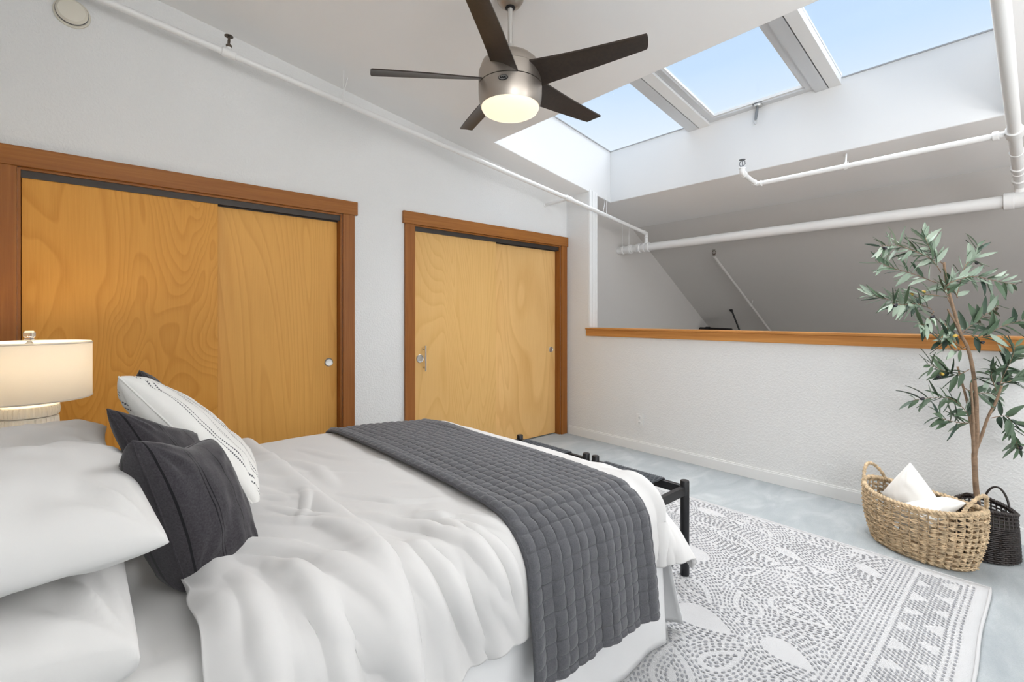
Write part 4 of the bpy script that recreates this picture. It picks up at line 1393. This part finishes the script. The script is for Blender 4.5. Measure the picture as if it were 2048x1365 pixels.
# ------------------------------------------------------------------ dark basket planter with the olive tree
PC = (3.500, .215)
pot = empty('planter_basket', (PC[0], PC[1], 0), label='dark brown wicker basket planter holding the olive tree', cat='basket')
def pk(ph, t, d=0.):
    r = .122 + .012 * (1 - t) + d
    z = .008 + t * (.225 + .026 * abs(math.cos(ph - .35)) ** 2)
    return Vector((PC[0] + r * 1.08 * math.cos(ph), PC[1] + r * math.sin(ph), z))
mb = MB()
for r_ in range(26):
    t = (r_ + .5) / 26
    if .72 < t < .92:
        if r_ % 2: continue
    n = 72
    mb.tube([pk(2 * PI * k / n, t, .0028 * (1 if (k + r_) % 2 else -1)) for k in range(n)], .0050, 5, closed=True)
o = mb.build('woven_wall', M['basket_dark'], pot); o['kind'] = 'stuff'
mb = MB()
for i in range(36):
    ph = 2 * PI * i / 36
    mb.tube([pk(ph, t) for t in (0, .5, 1.0)], .0038, 5)
o = mb.build('stakes', M['basket_dark'], pot); o['kind'] = 'stuff'
twisted('rim', [pk(2 * PI * k / 120, 1.0) for k in range(120)], .0085, M['basket_dark'], pot, 30, True)
for e_ in (-.42, PI - .42):
    pts = [pk(e_ + (k / 24 - .5) * .85, 1.0) + Vector((0, 0, .082 * math.sin(k / 24 * PI) ** .6)) for k in range(25)]
    tube('handle', pts, .0052, M['basket_dark'], pot, 8)
lathe('liner', [(.112, .012), (.114, .17), (.001, .175)], (PC[0], PC[1], 0), M['soil'], pot, 30, 30)

tree = empty('olive_tree', (PC[0], PC[1], .175), label='slim artificial olive tree with pale leaves beside the half wall', cat='tree')
AX = Vector((math.sin(TH), -math.cos(TH), 0)); DX = Vector((math.cos(TH), math.sin(TH), 0))
TB = Vector((3.497, .237, 0))
KS = 2.4945 / 943 / 2.843  # metres per enlarged image pixel at the tree; its points are image coordinates
def tp(sx, sy, dep=0.0):
    """tree points in pixels of an enlarged image crop to metres"""
    p = TB + AX * ((sx - 918) * KS) + DX * dep + Vector((0, 0, CAM_H + (554.4 - sy) * KS))
    if p.x > XB - .03: p = p - DX * ((p.x - (XB - .03)) / DX.x)
    return p
def stem(name, pts, r0, r1, dep0=0., dep1=0., mat=None, n=8, sub=4):
    P_ = []
    m = len(pts) - 1
    rt = random.Random(int(pts[0][0] * 7 + pts[-1][1]))
    for i in range(m):
        for k in range(sub):
            f = k / sub
            # Catmull-Rom
            p0 = pts[max(i - 1, 0)]; p1 = pts[i]; p2 = pts[i + 1]; p3 = pts[min(i + 2, m)]
            q = [0.5 * (2 * p1[c] + (p2[c] - p0[c]) * f + (2 * p0[c] - 5 * p1[c] + 4 * p2[c] - p3[c]) * f * f + (3 * p1[c] - p0[c] - 3 * p2[c] + p3[c]) * f ** 3) for c in (0, 1)]
            P_.append((q[0], q[1]))
    P_.append(pts[-1])
    N_ = len(P_)
    W_ = [tp(x, y, dep0 + (dep1 - dep0) * k / (N_ - 1)) for k, (x, y) in enumerate(P_)]
    R_ = [(r0 + (r1 - r0) * k / (N_ - 1)) * rt.uniform(.94, 1.06) for k in range(N_)]
    V, F = tube_arr(W_, R_, n)
    o = pydata(name, V, F, mat or M['bark'], tree)
    return W_
trunk = [(915, 2050), (935, 1800), (922, 1640), (908, 1500), (900, 1330)]
stem('trunk', trunk, .0140, .0118)
stem('branch', [(900, 1350), (912, 1240), (908, 1100), (903, 1000), (880, 830), (848, 715), (812, 655), (778, 540), (748, 440), (722, 340), (708, 245)], .0110, .0055, 0, -.02)
stem('branch', [(896, 1350), (882, 1250), (868, 1140), (848, 1020), (830, 920)], .0085, .0045, 0, -.05)
stem('branch', [(903, 1340), (900, 1200), (888, 1050), (868, 930), (855, 840)], .0070, .0045, 0, .05)
stem('branch', [(908, 1310), (935, 1230), (968, 1120), (1008, 1030), (1035, 940)], .0080, .0050, 0, -.02)
stem('branch', [(812, 660), (765, 625), (720, 585), (650, 510)], .0065, .0040, -.015, -.10)
stem('branch', [(800, 610), (812, 540), (808, 440)], .0060, .0035, -.015, .06)

def leaf_mesh(name, curl, mat, ln=1.0):
    V, F = [], []
    n = 6
    for i in range(n + 1):
        s_ = i / n
        w = .128 * math.sin(PI * min(1, s_ * .96 + .04) ** .85) ** .8 if 0 < i < n else .008
        z = curl * s_ * s_ + .0
        V += [(s_ * ln, -w, z + .05 * w), (s_ * ln, 0, z - .03), (s_ * ln, w, z + .05 * w)]
    for i in range(n):
        a = i * 3
        F += [(a, a + 3, a + 4, a + 1), (a + 1, a + 4, a + 5, a + 2)]
    me = bpy.data.meshes.new(name); me.from_pydata(V, [], F); me.materials.append(mat)
    for p in me.polygons: p.use_smooth = True
    return me
LM = [leaf_mesh('leaf', c, M['leaf']) for c in (-.10, -.28, .10)]
LP = [leaf_mesh('leaf', c, M['leaf_pale_lit']) for c in (-.10, -.28, .10)]
TW = [  # points, leaves, share of leaves coloured pale as if skylit, depth
    ([(708, 250), (640, 190), (590, 95)], 20, .9, -.03), ([(700, 300), (630, 230), (520, 185), (400, 155), (300, 165)], 24, .7, -.08),
    ([(690, 360), (580, 310), (480, 275), (385, 232)], 15, .45, .05), ([(735, 365), (850, 325), (960, 348), (1065, 372)], 17, .7, -.06),
    ([(800, 440), (860, 260), (925, 215), (950, 140)], 13, .7, .03), ([(745, 440), (640, 425), (540, 460), (440, 450), (370, 425)], 20, .6, .06),
    ([(650, 510), (540, 480), (430, 485), (345, 480)], 17, .75, -.10), ([(660, 520), (600, 560), (540, 595), (470, 590)], 11, .55, -.12),
    ([(720, 590), (690, 640), (630, 665)], 9, .5, -.12), ([(820, 650), (900, 600), (985, 545), (1085, 485)], 16, .25, .04),
    ([(830, 640), (920, 665), (1010, 605), (1140, 560)], 14, .15, -.06), ([(850, 720), (765, 745), (705, 700), (640, 690)], 11, .35, -.06),
    ([(860, 850), (775, 880), (690, 855), (590, 815)], 16, .08, -.05), ([(850, 960), (910, 985), (1010, 990), (1060, 1010)], 13, .08, .03),
    ([(860, 1150), (825, 1085), (725, 1010), (610, 1000), (480, 1012)], 17, .05, -.08), ([(905, 1150), (800, 1150), (705, 1130), (645, 1105)], 11, .05, -.05),
    ([(1035, 940), (1062, 880), (1105, 800), (1135, 720)], 20, .12, .0), ([(1012, 970), (960, 890), (940, 850)], 9, .05, -.06),
    ([(985, 1125), (1060, 1112), (1090, 1160), (1095, 1230), (1110, 1300)], 17, .03, -.04), ([(1040, 930), (1120, 905), (1190, 880)], 11, .05, -.03),
    ([(808, 445), (815, 400), (770, 360)], 8, .6, .06), ([(845, 730), (770, 660), (800, 600)], 7, .4, .05), ([(760, 460), (700, 400), (720, 350)], 8, .5, -.05),
]
rl = random.Random(21)
nleaf = 0
extra_dark, extra_pale = MB(), MB()
for pts, cnt, pale, dep in TW:
    W_ = stem('twig', pts, .0022, .0010, 0.0 if dep > 0 else -.01, dep, M['bark'], 5, 4)
    m = len(W_)
    cnt = int(round(cnt * 1.55))
    for k in range(cnt):
        f = .12 + .88 * (k + .5) / cnt
        x = f * (m - 1); i = min(int(x), m - 2)
        p = W_[i].lerp(W_[i + 1], x - i)
        t = (W_[i + 1] - W_[i]).normalized()
        if k == cnt - 1: p = W_[-1]
        side = AX if k % 2 else -AX
        rnd = Vector((rl.uniform(-1, 1), rl.uniform(-1, 1), rl.uniform(-.7, .9)))
        dr = (t * rl.uniform(.55, 1.0) + t.cross(DX) * (1 if k % 2 else -1) * rl.uniform(.4, 1.0) + rnd * .55).normalized()
        up_ = (Vector((0, 0, 1)) + rnd * .8 - DX * .5)
        yv = up_.cross(dr).normalized(); zv = dr.cross(yv)
        ln = rl.uniform(.072, .112) * (.8 if k > cnt * .85 else 1)
        end = p + dr * ln
        if end.x > XB - .012 or p.x > XB - .012: continue
        pl_ = rl.random() < pale
        me = rl.choice(LP if pl_ else LM)
        mat3 = Matrix((dr, yv, zv)).transposed()
        mw = Matrix.Translation(p) @ mat3.to_4x4() @ Matrix.Diagonal((ln, ln * rl.uniform(.85, 1.15), ln, 1))
        if nleaf >= 300 or k % 5 > 2:
            (extra_pale if pl_ else extra_dark).add([mw @ v.co for v in me.vertices], [tuple(q.vertices) for q in me.polygons])
            continue
        o = bpy.data.objects.new('leaf', me); COL.objects.link(o)
        o.parent = tree
        o.matrix_local = Matrix.Translation(-Vector(tree.location)) @ mw
        nleaf += 1
for mb_, mt_ in ((extra_dark, M['leaf']), (extra_pale, M['leaf_pale_lit'])):
    o = mb_.build('small_leaves', mt_, tree); o['kind'] = 'stuff'
def olive_mesh(mat):
    V, F = lathe_arr([(.001, -.011), (.005, -.0095), (.0078, -.004), (.0078, .003), (.0055, .009), (.001, .011)], (0, 0, 0), 12)
    me = bpy.data.meshes.new('olive'); me.from_pydata(V, [], F); me.materials.append(mat)
    for p in me.polygons: p.use_smooth = True
    return me
OM = {0: olive_mesh(M['olive_dark']), 1: olive_mesh(M['olive_gold'])}
for sx, sy, kk, dep in ((315, 175, 0, -.09), (935, 242, 0, .02), (640, 408, 1, .03), (570, 422, 1, .03), (660, 655, 1, -.13), (357, 490, 0, -.11), (548, 552, 0, -.12), (1140, 632, 1, -.05), (648, 868, 1, -.07), (632, 885, 0, -.07), (530, 1003, 0, -.08), (1143, 885, 0, -.05), (970, 922, 0, -.06), (1095, 1280, 0, -.06), (905, 695, 0, -.04)):
    o = bpy.data.objects.new('olive', OM[kk]); COL.objects.link(o); o.parent = tree
    o.location = tp(sx, sy, dep) - Vector(tree.location)
    o.rotation_euler = (rl.uniform(0, 3), rl.uniform(.6, 1.6), 0)

# ------------------------------------------------------------------ nightstand and lamp
LX, LY = -.206, 2.83
ns_ = empty('nightstand', (LX, LY, 0), label='pale nightstand hidden behind the pillows under the table lamp', cat='nightstand')
box('cabinet_body', LX - .23, LX + .22, LY - .20, LY + .20, .10, .585, M['night'], ns_, .004)
box('table_top', LX - .25, LX + .24, LY - .22, LY + .22, .587, .610, M['night'], ns_, .004)
dr_ = box('drawer', LX + .222, LX + .236, LY - .18, LY + .18, .36, .56, M['night'], ns_, .003)
V, F = lathe_arr([(.012, 0), (.012, .02)], (0, 0, 0), 16)
pydata('knob', [(LX + .237 + c, LY + a, .46 + b_) for a, b_, c in V], F, M['steel'], dr_)
for ax_ in (-.20, .19):
    for ay_ in (-.17, .17):
        lathe('leg', [(.014, .001), (.020, .10)], (LX + ax_, LY + ay_, 0), M['night'], ns_, 12)
lamp = empty('table_lamp', (LX, LY, .611), label='lit table lamp with drum shade and ribbed white base', cat='lamp')
lathe('lamp_base', [(.070, .611), (.082, .613), (.088, .63), (.092, .72), (.090, .795), (.086, .812), (.085, .822)], (LX, LY, 0), M['ceramic'], lamp, 48)
def ribbed(z0, z1, r, n=30):
    for k in range(n):
        a = 2 * PI * k / n
        tube('rib', [(LX + r * math.cos(a), LY + r * math.sin(a), z0), (LX + (r + .003) * math.cos(a), LY + (r + .003) * math.sin(a), (z0 + z1) / 2), (LX + r * math.cos(a), LY + r * math.sin(a), z1)], .0078, M['ceramic'], lamp, 6)
ribbed(.700, .818, .084)
lathe('ribbed_cap', [(.080, .822), (.090, .826), (.092, .856), (.085, .870), (.070, .876), (.020, .878)], (LX, LY, 0), M['ceramic'], lamp, 48)
ribbed(.830, .867, .086)
lathe('neck', [(.016, .877), (.016, .93), (.010, .935)], (LX, LY, 0), M['steel'], lamp, 20)
sh_ = MB()
n = 72
prof = [(.196, .893), (.1985, .897), (.1985, 1.132), (.196, 1.137), (.1945, 1.132), (.1945, .897)]
V = []; F = []
for r_, z in prof:
    for k in range(n):
        a = 2 * PI * k / n; V.append((LX + r_ * math.cos(a), LY + r_ * math.sin(a), z))
for i in range(6):
    i2 = (i + 1) % 6
    for k in range(n):
        k2 = (k + 1) % n
        F.append((i * n + k, i * n + k2, i2 * n + k2, i2 * n + k))
sh_ob = smooth_by_angle(pydata('lamp_shade', V, F, M['shade'], lamp), 50)
for z in (.898, 1.131):
    tube('shade_hem', [(LX + .1988 * math.cos(2 * PI * k / 60), LY + .1988 * math.sin(2 * PI * k / 60), z) for k in range(60)], .0022, M['shade'], lamp, 6, closed=True)
sp_ = MB()
for k in range(3):
    a = 2 * PI * k / 3 + .4
    sp_.tube([(LX, LY, 1.118), (LX + .195 * math.cos(a), LY + .195 * math.sin(a), 1.128)], .002, 6)
sp_.tube([(LX, LY, .93), (LX + .05, LY, .96), (LX + .06, LY, 1.05), (LX, LY, 1.118), (LX - .06, LY, 1.05), (LX - .05, LY, .96), (LX, LY, .93)], .002, 6)
sp_.build('harp', M['steel'], lamp)
fin = lathe('finial_stem', [(.006, 1.116), (.012, 1.130), (.007, 1.138)], (LX, LY, 0), M['steel'], lamp, 16)
lathe('finial', [(.008, 1.138), (.017, 1.142), (.017, 1.148), (.012, 1.152), (.019, 1.160), (.019, 1.176), (.013, 1.183), (.001, 1.184)], (LX, LY, 0), M['crystal'], lamp, 24)
lathe('bulb', [(.012, .940), (.014, .955), (.030, .985), (.030, 1.005), (.018, 1.025), (.001, 1.030)], (LX, LY, 0), M['lit'], lamp, 20)
ld = bpy.data.lights.new('lamp_glow', 'POINT'); ld.energy = 3.2; ld.color = (1.0, .80, .54); ld.shadow_soft_size = .05
lo = bpy.data.objects.new('lamp_glow', ld); COL.objects.link(lo); lo.location = (LX, LY, 1.065)
